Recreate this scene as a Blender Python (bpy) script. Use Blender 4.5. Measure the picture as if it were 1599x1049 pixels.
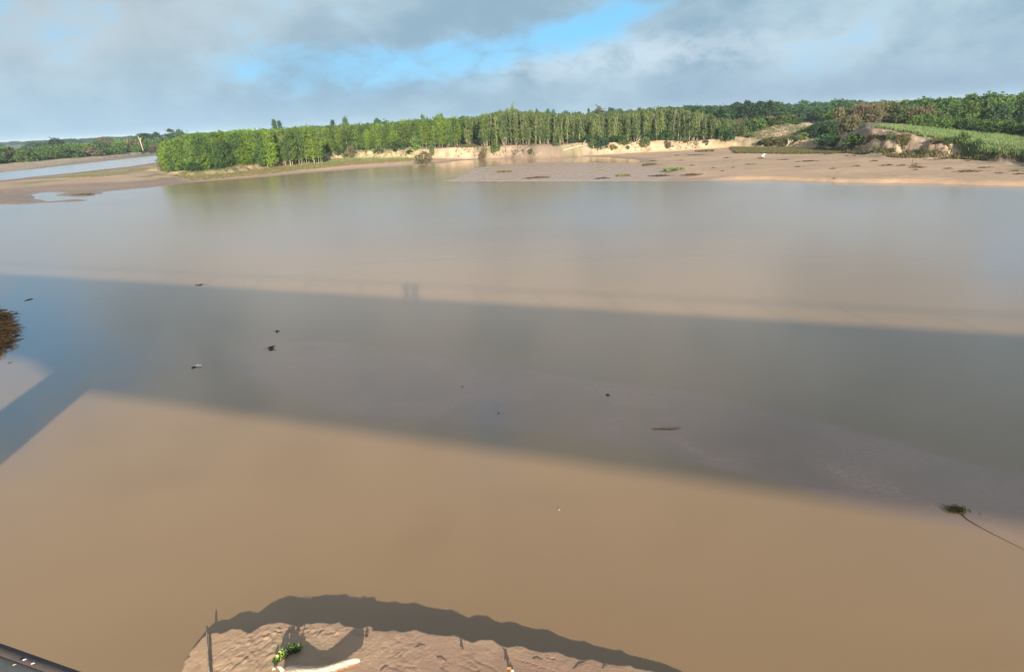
import bpy, math, random
import numpy as np
from math import sin, cos, tan, atan, radians, degrees, pi
random.seed(7)
rng = np.random.default_rng(11)
S = bpy.context.scene
for o in list(bpy.data.objects): bpy.data.objects.remove(o)
COL = S.collection

# ------------------------------------------------------------------ camera, sky, sun, exposure
H = 10.0
F, CX, CY = 1042.0, 799.5, 524.5
ROLL, PITCH = radians(2.54), radians(17.93)
cam_d = bpy.data.cameras.new('camera'); cam = bpy.data.objects.new('camera', cam_d); COL.objects.link(cam)
cam_d.sensor_width = 36.0; cam_d.lens = 36.0 * F / 1599.0
cam_d.clip_start = 0.05; cam_d.clip_end = 30000
from mathutils import Matrix, Vector
cam.matrix_world = (Matrix.Translation((0, 0, H)) @ Matrix.Rotation(pi/2 - PITCH, 4, 'X') @ Matrix.Rotation(-ROLL, 4, 'Z'))
S.camera = cam

SUN_EL, ANTI_AZ = radians(12.8), radians(-8.5)      # the shadows run away from the bridge along ANTI_AZ (clockwise from +Y)
sun_d = bpy.data.lights.new('sun', 'SUN'); sun = bpy.data.objects.new('sun', sun_d); COL.objects.link(sun)
sun_d.energy = 5.0; sun_d.angle = radians(0.6); sun_d.color = (1.0, 0.92, 0.80)
sdir = Vector((sin(ANTI_AZ)*cos(SUN_EL), cos(ANTI_AZ)*cos(SUN_EL), -sin(SUN_EL)))
sun.rotation_euler = sdir.to_track_quat('-Z', 'Y').to_euler()
S.view_settings.view_transform = 'Standard'; S.view_settings.look = 'None'
S.view_settings.exposure = 1.15; S.view_settings.gamma = 1.0
S.view_settings.use_curve_mapping = False

class NT:
    """small helper round a node tree"""
    def __init__(s, nt): s.t = nt; s.n = nt.nodes; s.l = nt.links
    def new(s, kind, **kw):
        nd = s.n.new(kind)
        for k, v in kw.items(): setattr(nd, k, v)
        return nd
    def put(s, sock, v):
        if hasattr(v, 'is_output'): s.l.new(v, sock)
        elif isinstance(v, (tuple, list)) and len(v) == 3 and sock.type == 'RGBA': sock.default_value = (*v, 1)
        else: sock.default_value = v
    def m(s, op, a, b=0.0, c=0.0, clamp=False):
        nd = s.new('ShaderNodeMath', operation=op); nd.use_clamp = clamp
        for i, v in enumerate((a, b, c)): s.put(nd.inputs[i], v)
        return nd.outputs[0]
    def mix(s, f, a, b):
        nd = s.new('ShaderNodeMix', data_type='RGBA'); s.put(nd.inputs[0], f); s.put(nd.inputs[6], a); s.put(nd.inputs[7], b)
        return nd.outputs[2]
    def ss(s, v, a, b):
        nd = s.new('ShaderNodeMapRange', interpolation_type='SMOOTHSTEP'); s.put(nd.inputs[0], v)
        nd.inputs[1].default_value = a; nd.inputs[2].default_value = b
        return nd.outputs[0]
    def noise(s, vec, scale, detail=4, rough=0.55, dist=0.0):
        nd = s.new('ShaderNodeTexNoise'); s.put(nd.inputs['Vector'], vec)
        nd.inputs['Scale'].default_value = scale; nd.inputs['Detail'].default_value = detail
        nd.inputs['Roughness'].default_value = rough; nd.inputs['Distortion'].default_value = dist
        return nd.outputs[0]
    def scale(s, vec, sc):
        nd = s.new('ShaderNodeVectorMath', operation='MULTIPLY'); s.put(nd.inputs[0], vec); nd.inputs[1].default_value = sc
        return nd.outputs[0]

world = bpy.data.worlds.new('World'); S.world = world; world.use_nodes = True
w = NT(world.node_tree); w.n.clear()
wout = w.new('ShaderNodeOutputWorld'); bg = w.new('ShaderNodeBackground')
sky = w.new('ShaderNodeTexSky', sky_type='NISHITA'); sky.sun_disc = False
sky.sun_elevation = SUN_EL; sky.sun_rotation = ANTI_AZ + pi
sky.air_density = 1.0; sky.dust_density = 0.6; sky.altitude = 100
tc = w.new('ShaderNodeTexCoord'); D = tc.outputs['Generated']
sep = w.new('ShaderNodeSeparateXYZ'); w.l.new(D, sep.inputs[0])
az = w.m('MULTIPLY', w.m('ARCTAN2', sep.outputs[0], sep.outputs[1]), 180/pi)
el = w.m('MULTIPLY', w.m('ARCSINE', sep.outputs[2]), 180/pi)
nv = w.scale(D, (1, 1, 1.6))
n1 = w.noise(nv, 2.3, 3, 0.5, 0.1)
n2 = w.noise(nv, 5.5, 6, 0.52, 0.25)
n3 = w.noise(w.scale(D, (1, 1, 1.9)), 20.0, 5, 0.6, 0.3)
def gauss(a0, sa, e0, se):
    a = w.m('POWER', w.m('ABSOLUTE', w.m('DIVIDE', w.m('SUBTRACT', az, a0), sa)), 2)
    e = w.m('POWER', w.m('ABSOLUTE', w.m('DIVIDE', w.m('SUBTRACT', el, e0), se)), 2)
    return w.m('POWER', 2.718, w.m('MULTIPLY', w.m('ADD', a, e), -1))
# break in the cloud: a curved strip, then openings higher up, then whatever the noise leaves open
curve = w.m('ADD', w.m('MULTIPLY', w.m('POWER', w.m('ABSOLUTE', w.m('ADD', az, 14)), 2), 0.0056), 4.1)
ge = w.m('POWER', w.m('ABSOLUTE', w.m('DIVIDE', w.m('SUBTRACT', el, curve), w.m('ADD', 1.75, w.m('MULTIPLY', az, -0.035)))), 2)
ga = w.m('POWER', w.m('ABSOLUTE', w.m('DIVIDE', w.m('SUBTRACT', az, -3.0), 17.0)), 4)
g1 = w.m('POWER', 2.718, w.m('MULTIPLY', w.m('ADD', ge, ga), -1))
g2 = gauss(-38, 11, 15.5, 5.5)
g3 = gauss(42, 9, 11.0, 2.5)
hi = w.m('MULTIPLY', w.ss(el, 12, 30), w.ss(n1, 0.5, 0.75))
gap = w.m('MAXIMUM', w.m('MAXIMUM', g1, w.m('MULTIPLY', g2, 1.2)), w.m('MAXIMUM', w.m('MULTIPLY', g3, .8), hi))
gsum = w.m('ADD', gap, w.m('ADD', w.m('MULTIPLY', w.m('SUBTRACT', n2, 0.5), 2.0), w.m('MULTIPLY', w.m('SUBTRACT', n3, 0.5), 1.1)))
gapm = w.ss(gsum, 0.12, 1.05)
tone = w.m('ADD', w.m('MULTIPLY', n2, 1.0), w.m('MULTIPLY', n1, 0.5))
tone = w.ss(w.m('ADD', tone, w.m('MULTIPLY', w.m('SUBTRACT', n3, 0.5), 0.25)), 0.55, 0.98)
cl = w.mix(tone, (.98, 1.50, 1.92), (1.72, 2.25, 2.58))
cl = w.mix(w.m('MULTIPLY', w.m('MULTIPLY', w.ss(el, 8.6, 13), w.m('MULTIPLY', w.ss(n2, .25, .55), w.ss(w.m('SUBTRACT', 30, az), 0, 18))), 0.85), cl, (2.75, 2.72, 2.68))
cl = w.mix(w.m('MULTIPLY', gauss(-33, 17, 8.0, 3.2), 0.85), cl, w.mix(tone, (1.50, 1.80, 2.02), (1.78, 2.05, 2.22)))
cl = w.mix(w.m('MULTIPLY', gauss(9, 14, 4.3, 1.6), w.m('MULTIPLY', w.ss(n3, .3, .65), 0.85)), cl, (2.15, 2.55, 2.9))
cl = w.mix(w.m('MULTIPLY', gauss(30, 22, 0.6, 1.8), 0.7), cl, (.95, 1.32, 1.85))
cl = w.mix(w.m('MULTIPLY', gauss(-25, 22, 0.5, 2.4), 0.75), cl, (1.42, 2.02, 2.6))
blue = w.mix(0.9, sky.outputs[0], (.42, 1.75, 3.15))
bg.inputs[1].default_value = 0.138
# the cloud bank lies ahead over the plain: overhead and sunward, unseen, a thin-clouded open sky is added to lower ambient light
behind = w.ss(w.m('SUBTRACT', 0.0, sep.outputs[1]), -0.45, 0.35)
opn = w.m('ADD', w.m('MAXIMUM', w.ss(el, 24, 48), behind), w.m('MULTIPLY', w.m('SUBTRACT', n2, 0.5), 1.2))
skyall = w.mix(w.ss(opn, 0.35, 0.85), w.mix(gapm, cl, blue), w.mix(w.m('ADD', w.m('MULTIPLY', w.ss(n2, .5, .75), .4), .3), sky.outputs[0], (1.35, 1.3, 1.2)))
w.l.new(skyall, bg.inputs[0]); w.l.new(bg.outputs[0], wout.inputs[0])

# ------------------------------------------------------------------ projection helpers (picture pixel -> place on the ground)
def ray(px, py):
    u = px - CX; v = CY - py
    a = u*cos(ROLL) + v*sin(ROLL); b = -u*sin(ROLL) + v*cos(ROLL)
    return np.array([a, F*cos(PITCH) + b*sin(PITCH), -F*sin(PITCH) + b*cos(PITCH)])
def P(px, py, z=0.0):
    d = ray(px, py); t = (z - H)/d[2]
    return np.array([d[0]*t, d[1]*t, z])
def px_of(x, y, z):
    """horizontal and vertical picture position of points"""
    zz = z - H
    fwd = y*cos(PITCH) - zz*sin(PITCH); up = y*sin(PITCH) + zz*cos(PITCH)
    a = x/fwd*F; b = up/fwd*F
    u = a*cos(ROLL) - b*sin(ROLL); v = a*sin(ROLL) + b*cos(ROLL)
    return u + CX, CY - v
BD = np.array([cos(radians(-21.7)), sin(radians(-21.7))])   # along the bridge
BN = np.array([-BD[1], BD[0]])                              # away from it, over the river
def B(b, n, z): return (BD[0]*b + BN[0]*n, BD[1]*b + BN[1]*n, z)

# ------------------------------------------------------------------ noise and distance helpers
_tab = rng.random((256, 256)).astype(np.float32)
def vnoise(x, y):
    xi = np.floor(x).astype(np.int64); yi = np.floor(y).astype(np.int64)
    fx = x - xi; fy = y - yi; fx = fx*fx*(3-2*fx); fy = fy*fy*(3-2*fy)
    a = _tab[xi & 255, yi & 255]; b = _tab[(xi+1) & 255, yi & 255]
    c = _tab[xi & 255, (yi+1) & 255]; d = _tab[(xi+1) & 255, (yi+1) & 255]
    return (a*(1-fx)+b*fx)*(1-fy) + (c*(1-fx)+d*fx)*fy
def fbm(x, y, s=1.0, octv=4, g=0.5):
    x = np.asarray(x, float)/s; y = np.asarray(y, float)/s; r = 0; amp = 1; t = 0
    for i in range(octv):
        r = r + amp*(vnoise(x*2**i + 17.3*i, y*2**i + 5.1*i) - .5); t += amp; amp *= g
    return r/t*2
def sdf(X, Y, poly):
    """signed distance, positive inside"""
    poly = np.asarray(poly, float)[:, :2]; n = len(poly)
    d2 = np.full(X.shape, 1e18); ins = np.zeros(X.shape, bool)
    for i in range(n):
        ax, ay = poly[i]; bx, by = poly[(i+1) % n]
        ex, ey = bx-ax, by-ay; L = ex*ex + ey*ey + 1e-9
        t = np.clip(((X-ax)*ex + (Y-ay)*ey)/L, 0, 1)
        d2 = np.minimum(d2, (X-ax-t*ex)**2 + (Y-ay-t*ey)**2)
        if ay != by:
            c = ((ay > Y) != (by > Y)) & (X < (bx-ax)*(Y-ay)/(by-ay) + ax)
            ins ^= c
    return np.where(ins, 1, -1)*np.sqrt(d2)
def sm(x): x = np.clip(x, 0, 1); return x*x*(3-2*x)
def lerp(a, b, t): return a + (b-a)*t
def lerp3(a, b, t): return a + (np.asarray(b, float)-a)*t[..., None]

# ------------------------------------------------------------------ mesh helpers
def mkmesh(name, V, Fs, smooth=False, face_rnd=None, vcol=None, vfloat=None):
    V = np.ascontiguousarray(V, dtype=np.float32).reshape(-1, 3)
    me = bpy.data.meshes.new(name)
    if isinstance(Fs, np.ndarray):
        nf, k = Fs.shape; loops = Fs.ravel().astype(np.int32)
        starts = np.arange(0, nf*k, k, dtype=np.int32); tot = np.full(nf, k, dtype=np.int32)
    else:
        tot = np.array([len(f) for f in Fs], dtype=np.int32); nf = len(Fs)
        loops = np.concatenate([np.asarray(f) for f in Fs]).astype(np.int32)
        starts = np.concatenate([[0], np.cumsum(tot)[:-1]]).astype(np.int32)
    me.vertices.add(len(V)); me.vertices.foreach_set('co', V.ravel())
    me.loops.add(len(loops)); me.loops.foreach_set('vertex_index', loops)
    me.polygons.add(nf); me.polygons.foreach_set('loop_start', starts); me.polygons.foreach_set('loop_total', tot)
    if smooth: me.polygons.foreach_set('use_smooth', np.ones(nf, bool))
    me.update(calc_edges=True)
    if face_rnd is not None:
        a = me.attributes.new('rnd', 'FLOAT', 'FACE'); a.data.foreach_set('value', np.asarray(face_rnd, np.float32))
    if vcol is not None:
        a = me.attributes.new('col', 'FLOAT_COLOR', 'POINT')
        c = np.ones((len(V), 4), np.float32); c[:, :3] = vcol; a.data.foreach_set('color', c.ravel())
    for k2, arr in (vfloat or {}).items():
        a = me.attributes.new(k2, 'FLOAT', 'POINT'); a.data.foreach_set('value', np.asarray(arr, np.float32).ravel())
    return me
def obj(name, me, mat=None, parent=None, loc=None):
    if mat is not None and not me.materials: me.materials.append(mat)
    o = bpy.data.objects.new(name, me); COL.objects.link(o)
    if parent is not None: o.parent = parent
    if loc is not None: o.location = loc
    return o
def tag(o, label, cat, group=None, kind=None):
    o['label'] = label; o['category'] = cat
    if group: o['group'] = group
    if kind: o['kind'] = kind
    return o
def structure(o, label=None):
    o['kind'] = 'structure'
    return o
def thing(name, label, cat, loc=(0, 0, 0), rz=0, group=None):
    o = bpy.data.objects.new(name, None); COL.objects.link(o); o.empty_display_size = .3
    o.location = loc; o.rotation_euler = (0, 0, rz)
    return tag(o, label, cat, group)
def dup(root, loc, rz=0, sc=(1, 1, 1), label=None, group=None):
    r = root.copy(); COL.objects.link(r); r.location = loc; r.rotation_euler = (0, 0, rz); r.scale = sc
    if label: r['label'] = label
    if group: r['group'] = group
    for ch in root.children:
        c = ch.copy(); COL.objects.link(c); c.parent = r
    return r
class MB:
    """collects geometry into one mesh"""
    def __init__(s): s.V = []; s.F = []; s.R = []; s.n = 0
    def add(s, V, Fs, r=0.5):
        V = np.asarray(V, float).reshape(-1, 3)
        s.V.append(V)
        for f in Fs: s.F.append([int(i)+s.n for i in f]); s.R.append(r)
        s.n += len(V)
    def box(s, x0, x1, y0, y1, z0, z1):
        V = [(x, y, z) for z in (z0, z1) for y in (y0, y1) for x in (x0, x1)]
        s.add(V, [(0, 2, 3, 1), (4, 5, 7, 6), (0, 1, 5, 4), (2, 6, 7, 3), (0, 4, 6, 2), (1, 3, 7, 5)])
    def tube(s, pts, rad, k=6, r=0.5, cap=True):
        pts = np.asarray(pts, float); n = len(pts); rad = np.broadcast_to(rad, (n,))
        V = []
        for i in range(n):
            t = pts[min(i+1, n-1)] - pts[max(i-1, 0)]; t = t/(np.linalg.norm(t)+1e-9)
            u = np.cross(t, (0.31, 0.17, 0.93) if abs(t[2]) < .9 else (1, 0, 0)); u /= np.linalg.norm(u); v = np.cross(t, u)
            for j in range(k):
                a = 2*pi*j/k; V.append(pts[i] + rad[i]*(cos(a)*u + sin(a)*v))
        Fs = [(i*k+j, i*k+(j+1) % k, (i+1)*k+(j+1) % k, (i+1)*k+j) for i in range(n-1) for j in range(k)]
        if cap: Fs += [tuple(range(k))[::-1], tuple((n-1)*k+j for j in range(k))]
        s.add(V, Fs, r)
    def mesh(s, name, smooth=False):
        return mkmesh(name, np.concatenate(s.V), s.F, smooth, face_rnd=s.R)
def leaf_quads(c, size, elong=1.8, up=0.3, g=rng):
    """rhombic leaves at centres c (N,3)"""
    n = len(c); a = g.normal(size=(n, 3)); a[:, 2] += up*3; a /= np.linalg.norm(a, axis=1)[:, None]
    b = np.cross(a, g.normal(size=(n, 3))); b /= np.linalg.norm(b, axis=1)[:, None]
    size = np.broadcast_to(size, (n,))[:, None]
    A = a*size*elong*.5; Bv = b*size*.5
    V = np.stack([c-A, c-Bv*1.0+A*.1, c+A, c+Bv+A*.1], 1).reshape(-1, 3)
    Fs = np.arange(4*n).reshape(n, 4)
    return V, Fs

# ------------------------------------------------------------------ materials
def material(name):
    m = bpy.data.materials.new(name); m.use_nodes = True; t = NT(m.node_tree); t.n.clear()
    out = t.new('ShaderNodeOutputMaterial'); return m, t, out
def pbsdf(t, out, col, rough=0.8, spec=0.3, bump=None, bs=0.3, bd=0.02, metal=0.0):
    b = t.new('ShaderNodeBsdfPrincipled'); t.put(b.inputs['Base Color'], col); t.put(b.inputs['Roughness'], rough)
    b.inputs['Specular IOR Level'].default_value = spec; b.inputs['Metallic'].default_value = metal
    if bump is not None:
        bn = t.new('ShaderNodeBump'); t.put(bn.inputs['Height'], bump); bn.inputs['Strength'].default_value = bs
        bn.inputs['Distance'].default_value = bd; t.l.new(bn.outputs[0], b.inputs['Normal'])
    t.l.new(b.outputs[0], out.inputs[0]); return b
def pos(t): return t.new('ShaderNodeNewGeometry').outputs['Position']
def attr(t, n): a = t.new('ShaderNodeAttribute', attribute_name=n); return a
def foliage(name, ca, cb, cc, patch=7.0, transl=0.48):
    """ca, cb mixed leaf by leaf, cc in larger patches"""
    m, t, out = material(name)
    r = attr(t, 'rnd').outputs['Fac']; p = pos(t)
    big = t.ss(t.noise(t.scale(p, (1, 1, .35)), 1.0/patch, 3), 0.40, 0.62)
    oi = t.new('ShaderNodeObjectInfo').outputs['Random']
    col = t.mix(r, ca, cb); col = t.mix(t.m('MULTIPLY', big, 0.8), col, cc)
    hs = t.new('ShaderNodeHueSaturation'); t.put(hs.inputs['Value'], t.m('ADD', t.m('MULTIPLY', oi, 0.60), 0.75))
    t.l.new(col, hs.inputs['Color'])
    d = t.new('ShaderNodeBsdfPrincipled'); d.inputs['Roughness'].default_value = .65; d.inputs['Specular IOR Level'].default_value = .2
    t.l.new(hs.outputs[0], d.inputs['Base Color'])
    tr = t.new('ShaderNodeBsdfTranslucent'); t.l.new(hs.outputs[0], tr.inputs[0])
    mx = t.new('ShaderNodeMixShader'); mx.inputs[0].default_value = transl
    t.l.new(d.outputs[0], mx.inputs[1]); t.l.new(tr.outputs[0], mx.inputs[2]); t.l.new(mx.outputs[0], out.inputs[0])
    return m
M = {}
M['willow'] = foliage('willow_leaves', (0.115, 0.198, 0.025), (0.201, 0.282, 0.034), (0.053, 0.113, 0.041), 4)
M['poplar'] = foliage('poplar_leaves', (0.115, 0.190, 0.028), (0.201, 0.265, 0.039), (0.060, 0.110, 0.041), 4)
M['reed'] = foliage('pale_willow_leaves', (0.116, 0.165, 0.050), (0.183, 0.218, 0.071), (0.078, 0.118, 0.047), 4)
M['dark'] = foliage('dark_leaves', (0.044, 0.094, 0.035), (0.077, 0.138, 0.044), (0.035, 0.073, 0.037), 12)
M['wood'] = foliage('woodland_leaves', (0.075, 0.144, 0.037), (0.149, 0.213, 0.048), (0.044, 0.092, 0.039), 7)
M['shrub'] = foliage('shrub_leaves', (.075, .135, .028), (.125, .185, .035), (.045, .085, .028), 4)
M['brownbush'] = foliage('dry_twigs', (.165, .135, .075), (.12, .135, .05), (.155, .105, .065), 5)
M['grass'] = foliage('grass_blades', (.155, .215, .075), (.23, .28, .11), (.10, .155, .05), 4, .35)
M['drygrass'] = foliage('dry_grass_blades', (.17, .15, .055), (.13, .145, .045), (.20, .155, .08), 4)

def simple(name, ca, cb, scale=6.0, rough=.85, bs=.4, bd=.02, spec=.25, stretch=(1, 1, 1)):
    m, t, out = material(name); tcn = t.new('ShaderNodeTexCoord').outputs['Object']
    n = t.noise(t.scale(tcn, stretch), scale, 6, .6)
    pbsdf(t, out, t.mix(t.ss(n, .35, .65), ca, cb), rough, spec, n, bs, bd); return m
M['bark_pale'] = simple('pale_bark', (.36, .31, .22), (.24, .20, .14), 3, stretch=(1, 1, .2))
M['bark_brown'] = simple('brown_bark', (.15, .11, .075), (.09, .065, .045), 3, stretch=(1, 1, .2))
M['driftwood'] = simple('driftwood', (.40, .33, .25), (.24, .18, .13), 4)
M['deadwood'] = simple('white_deadwood', (.45, .39, .28), (.34, .29, .21), 4)
M['debris'] = simple('dark_debris', (.10, .07, .042), (.05, .036, .024), 5)
M['straw'] = simple('brown_straw', (.40, .22, .085), (.14, .07, .03), 1.2)
M['concrete'] = simple('concrete', (.44, .39, .31), (.35, .31, .25), 6, bs=.5, bd=.01)
M['rust'] = simple('rusty_steel', (.032, .03, .03), (.055, .036, .03), 9, rough=.6, spec=.5)
M['steel'] = simple('painted_steel', (.30, .31, .30), (.22, .22, .21), 8, rough=.5)
M['white'] = simple('white_plastic', (.85, .85, .83), (.78, .78, .76), 8, rough=.5)
M['asphalt'] = simple('asphalt', (.06, .06, .06), (.045, .045, .045), 12)

# ------------------------------------------------------------------ large terrain beyond the river
SH = [(-1100, 520), (-700, 410), (-300, 348), (-80, 325), (0, 319.5), (40, 319), (66, 316.5), (90, 316), (118, 315), (142, 313),
      (118, 311), (75, 315), (62, 313), (56, 308), (54, 304), (66, 301), (98, 301.5), (80, 305), (84, 307), (112, 308), (122, 307), (150, 304), (164, 303),
      (160, 301), (176, 298), (200, 296), (232, 293), (262, 290), (300, 285), (350, 281), (400, 277.5), (450, 272.5),
      (500, 268.5), (560, 264), (600, 261.5), (640, 259), (665, 257.5), (690, 255), (720, 251), (760, 249),
      (800, 247.5), (850, 246), (900, 244.5), (950, 246), (990, 249), (1006, 252.5), (990, 255.5), (940, 254.5), (880, 253), (830, 254),
      (795, 256.5), (760, 259.5), (742, 263), (735, 268), (726, 274), (706, 279), (690, 283), (720, 284), (760, 283.5), (840, 283), (920, 283), (1000, 282.5),
      (1060, 283), (1120, 281.5), (1200, 281), (1300, 284.5), (1400, 285.5), (1500, 288.5), (1599, 291), (1800, 300), (2100, 330)]
land = [P(a, b)[:2] for a, b in SH]
land = land + [(900, -700), (9000, -4000), (9000, 9000), (-9000, 9000), (-9000, 1500)]
CH = [(-900, 440), (-600, 352), (-300, 315), (0, 282), (50, 276.5), (100, 271.5), (200, 260.5), (245, 253.5), (300, 248), (360, 243.5), (360, 240.5), (300, 240),
      (245, 243), (190, 249), (125, 256), (50, 264.5), (0, 269.5), (-300, 297), (-600, 327), (-900, 380)]
channel = [P(a, b)[:2] for a, b in CH]
# front edge of the upper terrace: (px, py of its lip, height of the lip, width of the slope below it)
TE = [(248, 262, 1.36, 3), (275, 267, 1.08, 3), (300, 268, 1.39, 3), (345, 265, 1.4, 3), (385, 257, 1.91, 3), (430, 249, 2.36, 2.5), (480, 242, 2.54, 2.5), (540, 237, 2.82, 2.5),
      (600, 235, 2.81, 3), (660, 233, 2.93, 3), (720, 230, 3.18, 3), (780, 228, 3.3, 3), (840, 226, 3.43, 3), (900, 223, 3.41, 3), (960, 221.5, 3.25, 3), (1020, 221, 2.97, 3), (1080, 220, 2.72, 3),
      (1120, 219, 2.61, 3), (1160, 219, 2.48, 3), (1210, 217.5, 2.63, 3), (1260, 216.5, 2.93, 3), (1300, 215, 3.24, 3), (1325, 208, 4.27, 5), (1350, 198.5, 5.52, 7), (1385, 202, 5.16, 7),
      (1420, 208, 4.53, 6), (1450, 214, 3.87, 6), (1490, 222, 3.06, 5), (1530, 228, 2.53, 5), (1599, 236, 1.93, 6), (1700, 248, 1.74, 6), (1900, 275, 1.33, 6)]
TEa = np.array(TE, float)
terr = [P(a, b, c)[:2] for a, b, c, d in TE]
terr = terr + [(700, -250), (9000, -1500), (9000, 9000), (300, 1500), (-60, 520), (-92, 262), tuple(P(262, 255, 1)[:2])]
FLAT = [P(a, b)[:2] for a, b in [(685, 286), (1015, 286), (1075, 276), (1040, 268), (1010, 256), (985, 252), (850, 250), (790, 252), (735, 262), (715, 276)]]
SPIT = [P(a, b)[:2] for a, b in [(20, 290), (70, 277), (150, 268), (225, 262), (260, 264), (215, 273), (150, 280), (90, 286), (40, 293)]]

az_f = np.radians(np.concatenate([np.arange(-48, 48, .125), np.arange(48, 312, 3.0)]))
rr = np.concatenate([[0.01, 20, 40, 60], np.arange(68, 300, .9), 300*1.016**np.arange(0, 212)])
A, R = np.meshgrid(az_f, rr, indexing='ij')
X = np.sin(A)*R; Y = np.cos(A)*R
PX = np.clip(px_of(X, np.maximum(Y, 1), 0*X + 2)[0], -3000, 5000); PX = np.where(Y > 1, PX, np.where(X > 0, 5000, -3000))
def land_sd(X, Y): 
    wob = fbm(X, Y, 7, 3)*.9
    return np.minimum(sdf(X, Y, land), -sdf(X, Y, channel)) + wob*np.clip(np.hypot(X, Y)/150, .2, 1.2)
def terrace(X, Y, PX, sdT=None):
    hT = np.interp(PX, TEa[:, 0], TEa[:, 2]); wT = np.interp(PX, TEa[:, 0], TEa[:, 3])
    return hT, wT
def ground(X, Y, PX, full=False):
    s0 = land_sd(X, Y); sT = sdf(X, Y, terr); hT, wT = terrace(X, Y, PX)
    mound = sm((PX-1290)/40)*sm((1530-PX)/40)
    right = sm((PX-1080)/80)
    sT = sT + (fbm(X, Y, 6, 4)+.25)*(1.5 + .5*mound) + fbm(X*1.0, Y*.35, 1.9, 3)*(.8 + .7*mound)
    flat = sm(sdf(X, Y, FLAT)/4 + .5)
    cut = right*.30*(1+.3*fbm(X, Y, 9, 2))
    beach = np.where(s0 < 0, np.maximum(-1.5, s0*.12), cut*sm(s0/1.0) + .06*sm(s0/.8) + .010*np.minimum(s0, 110) + .25*sm((s0-2)/9)*(1-right))
    beach = np.where((flat > 0) & (s0 > 0), lerp(beach, .035 + .0012*np.clip(s0, 0, 30) + .02*fbm(X, Y, 14, 2), flat), beach)
    beach = beach + np.where(s0 > 1.5, .06*fbm(X, Y, 6, 4), 0)*(1-flat)
    t = sm((sT + wT)/wT)
    hT = hT + .35*fbm(X, Y, 7, 3)*(1-mound)
    # slumped, gullied face
    h = lerp(beach, hT, t)
    face = 4*t*(1-t)
    h = h + face*(1.1*fbm(X, Y, 2.2, 4, .6) + mound*.8*fbm(X, Y, 4.5, 5, .65) + mound*1.0*fbm(X*1.4, Y*.7, 1.5, 4, .65) - mound*.9*np.abs(fbm(X*1.2, Y*.4, 2.0, 3)))
    b2 = P(1205, 212, 3); e2 = P(1250, 206, 3.6)
    for (cx, cy, rx, ry, hh) in ((b2[0], b2[1], 9, 6, 1.6), (e2[0], e2[1], 9, 6, 2.4), (b2[0]-8, b2[1]-3, 6, 5, .9)):
        q = ((X-cx)/rx)**2 + ((Y-cy)/ry)**2
        h = h + np.exp(-q)*hh*(1+.35*fbm(X, Y, 3, 3))*(s0 > 0)
    # bank on the far side of the left channel
    sc = sdf(X, Y, channel); farl = (PX < 300) & (s0 > 0) & (np.hypot(X, Y) > np.interp(PX, [-600, 0, 245, 300], [150, 285, 440, 500]))
    h = np.where(farl, .3 + 1.3*sm((s0-6)/14) + .3*fbm(X, Y, 12, 3), h)
    h = np.where(R2(X, Y) > 900, lerp(h, 3.0, sm((R2(X, Y)-900)/900)), h) if True else h
    nback = X*BN[0] + Y*BN[1]
    h = np.where(nback < -45, lerp(-1.5, 2.5, sm((-nback-45)/20)), h)
    return (h, s0, sT, t, mound, flat, right, farl) if full else h
def R2(X, Y): return np.hypot(X, Y)
h, s0, sT, t_, mound, flat, right, farl = ground(X, Y, PX, True)
Rr = np.hypot(X, Y)
h = np.where(Rr < 62, -1.5, h)
# surface colours (what the ground itself is made of)
C = np.zeros(X.shape + (3,)) + np.array([.47, .315, .195])
nA = fbm(X, Y, 14, 4); nB = fbm(X, Y, 3.5, 4); nC = fbm(X*.35, Y*1.4, 9, 4)
C = lerp3(C, (.40, .27, .17), sm(nC*1.6+.4))
C = lerp3(C, (.47, .30, .175), right*sm((2.2-np.abs(s0-1.2))/1.2)*.5*sm(nC*1.5+.6))                   # orange cut at the water's edge
C = lerp3(C, (.31, .215, .15), (1-right)*sm((6-s0)/5))                                 # wet margin
C = lerp3(C, (.235, .165, .125), sm((PX-330)/-60)*sm((22-s0)/10)*(~farl)*.85)          # damp purple mud on the left spit
C = lerp3(C, (.40, .275, .20), flat)
lip = sm((sT+14)/8)
gr_foot = lip*sm(nB*1.8+.15+.5*fbm(X, Y, 30, 2))*sm((700-PX)/100)
C = lerp3(C, (.14, .145, .05), np.clip(gr_foot, 0, 1)*.9)
C = lerp3(C, (.20, .165, .085), lip*sm(nB*1.8+.1)*sm((PX-1120)/60)*.9)
cream = sm(t_*6)*sm((1-t_)*5+.2)
C = lerp3(C, (.30, .23, .15), cream*(1-mound)*sm((PX-400)/80)*sm(nB*2.2+.70)*sm((t_-.28)*2.6))
C = lerp3(C, (.17, .16, .07), cream*(1-mound)*sm((fbm(X, Y, 2.2, 3)-.12)*5)*.8)
mc = lerp3(np.zeros(X.shape+(3,))+np.array([.24, .165, .115]), (.43, .33, .215), sm(fbm(X*1.3, Y*.5, 1.4, 4, .65)*2.8+.3+.9*(.45-t_)))
C = np.where((mound*sm(t_*6))[..., None] > 0, C*(1-(mound*sm(t_*6))[..., None]) + mc*(mound*sm(t_*6))[..., None], C)
top = sm((sT-1.5)/2)
C = lerp3(C, (.10, .11, .045), top*(1-mound*.3))
C = lerp3(C, (.17, .145, .075), top*sm(nB*2)*.7)
m2 = np.exp(-(((X-P(1205, 212, 3)[0])/14)**2 + ((Y-P(1205, 212, 3)[1])/9)**2))
C = lerp3(C, (.33, .25, .165), sm(m2*2.2)*sm(.75+nB*1.5))
sp = sm(sdf(X, Y, SPIT)/7+.5)
C = lerp3(C, (.20, .20, .085), sp*sm(nC*1.8+.45)*.8)
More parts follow.
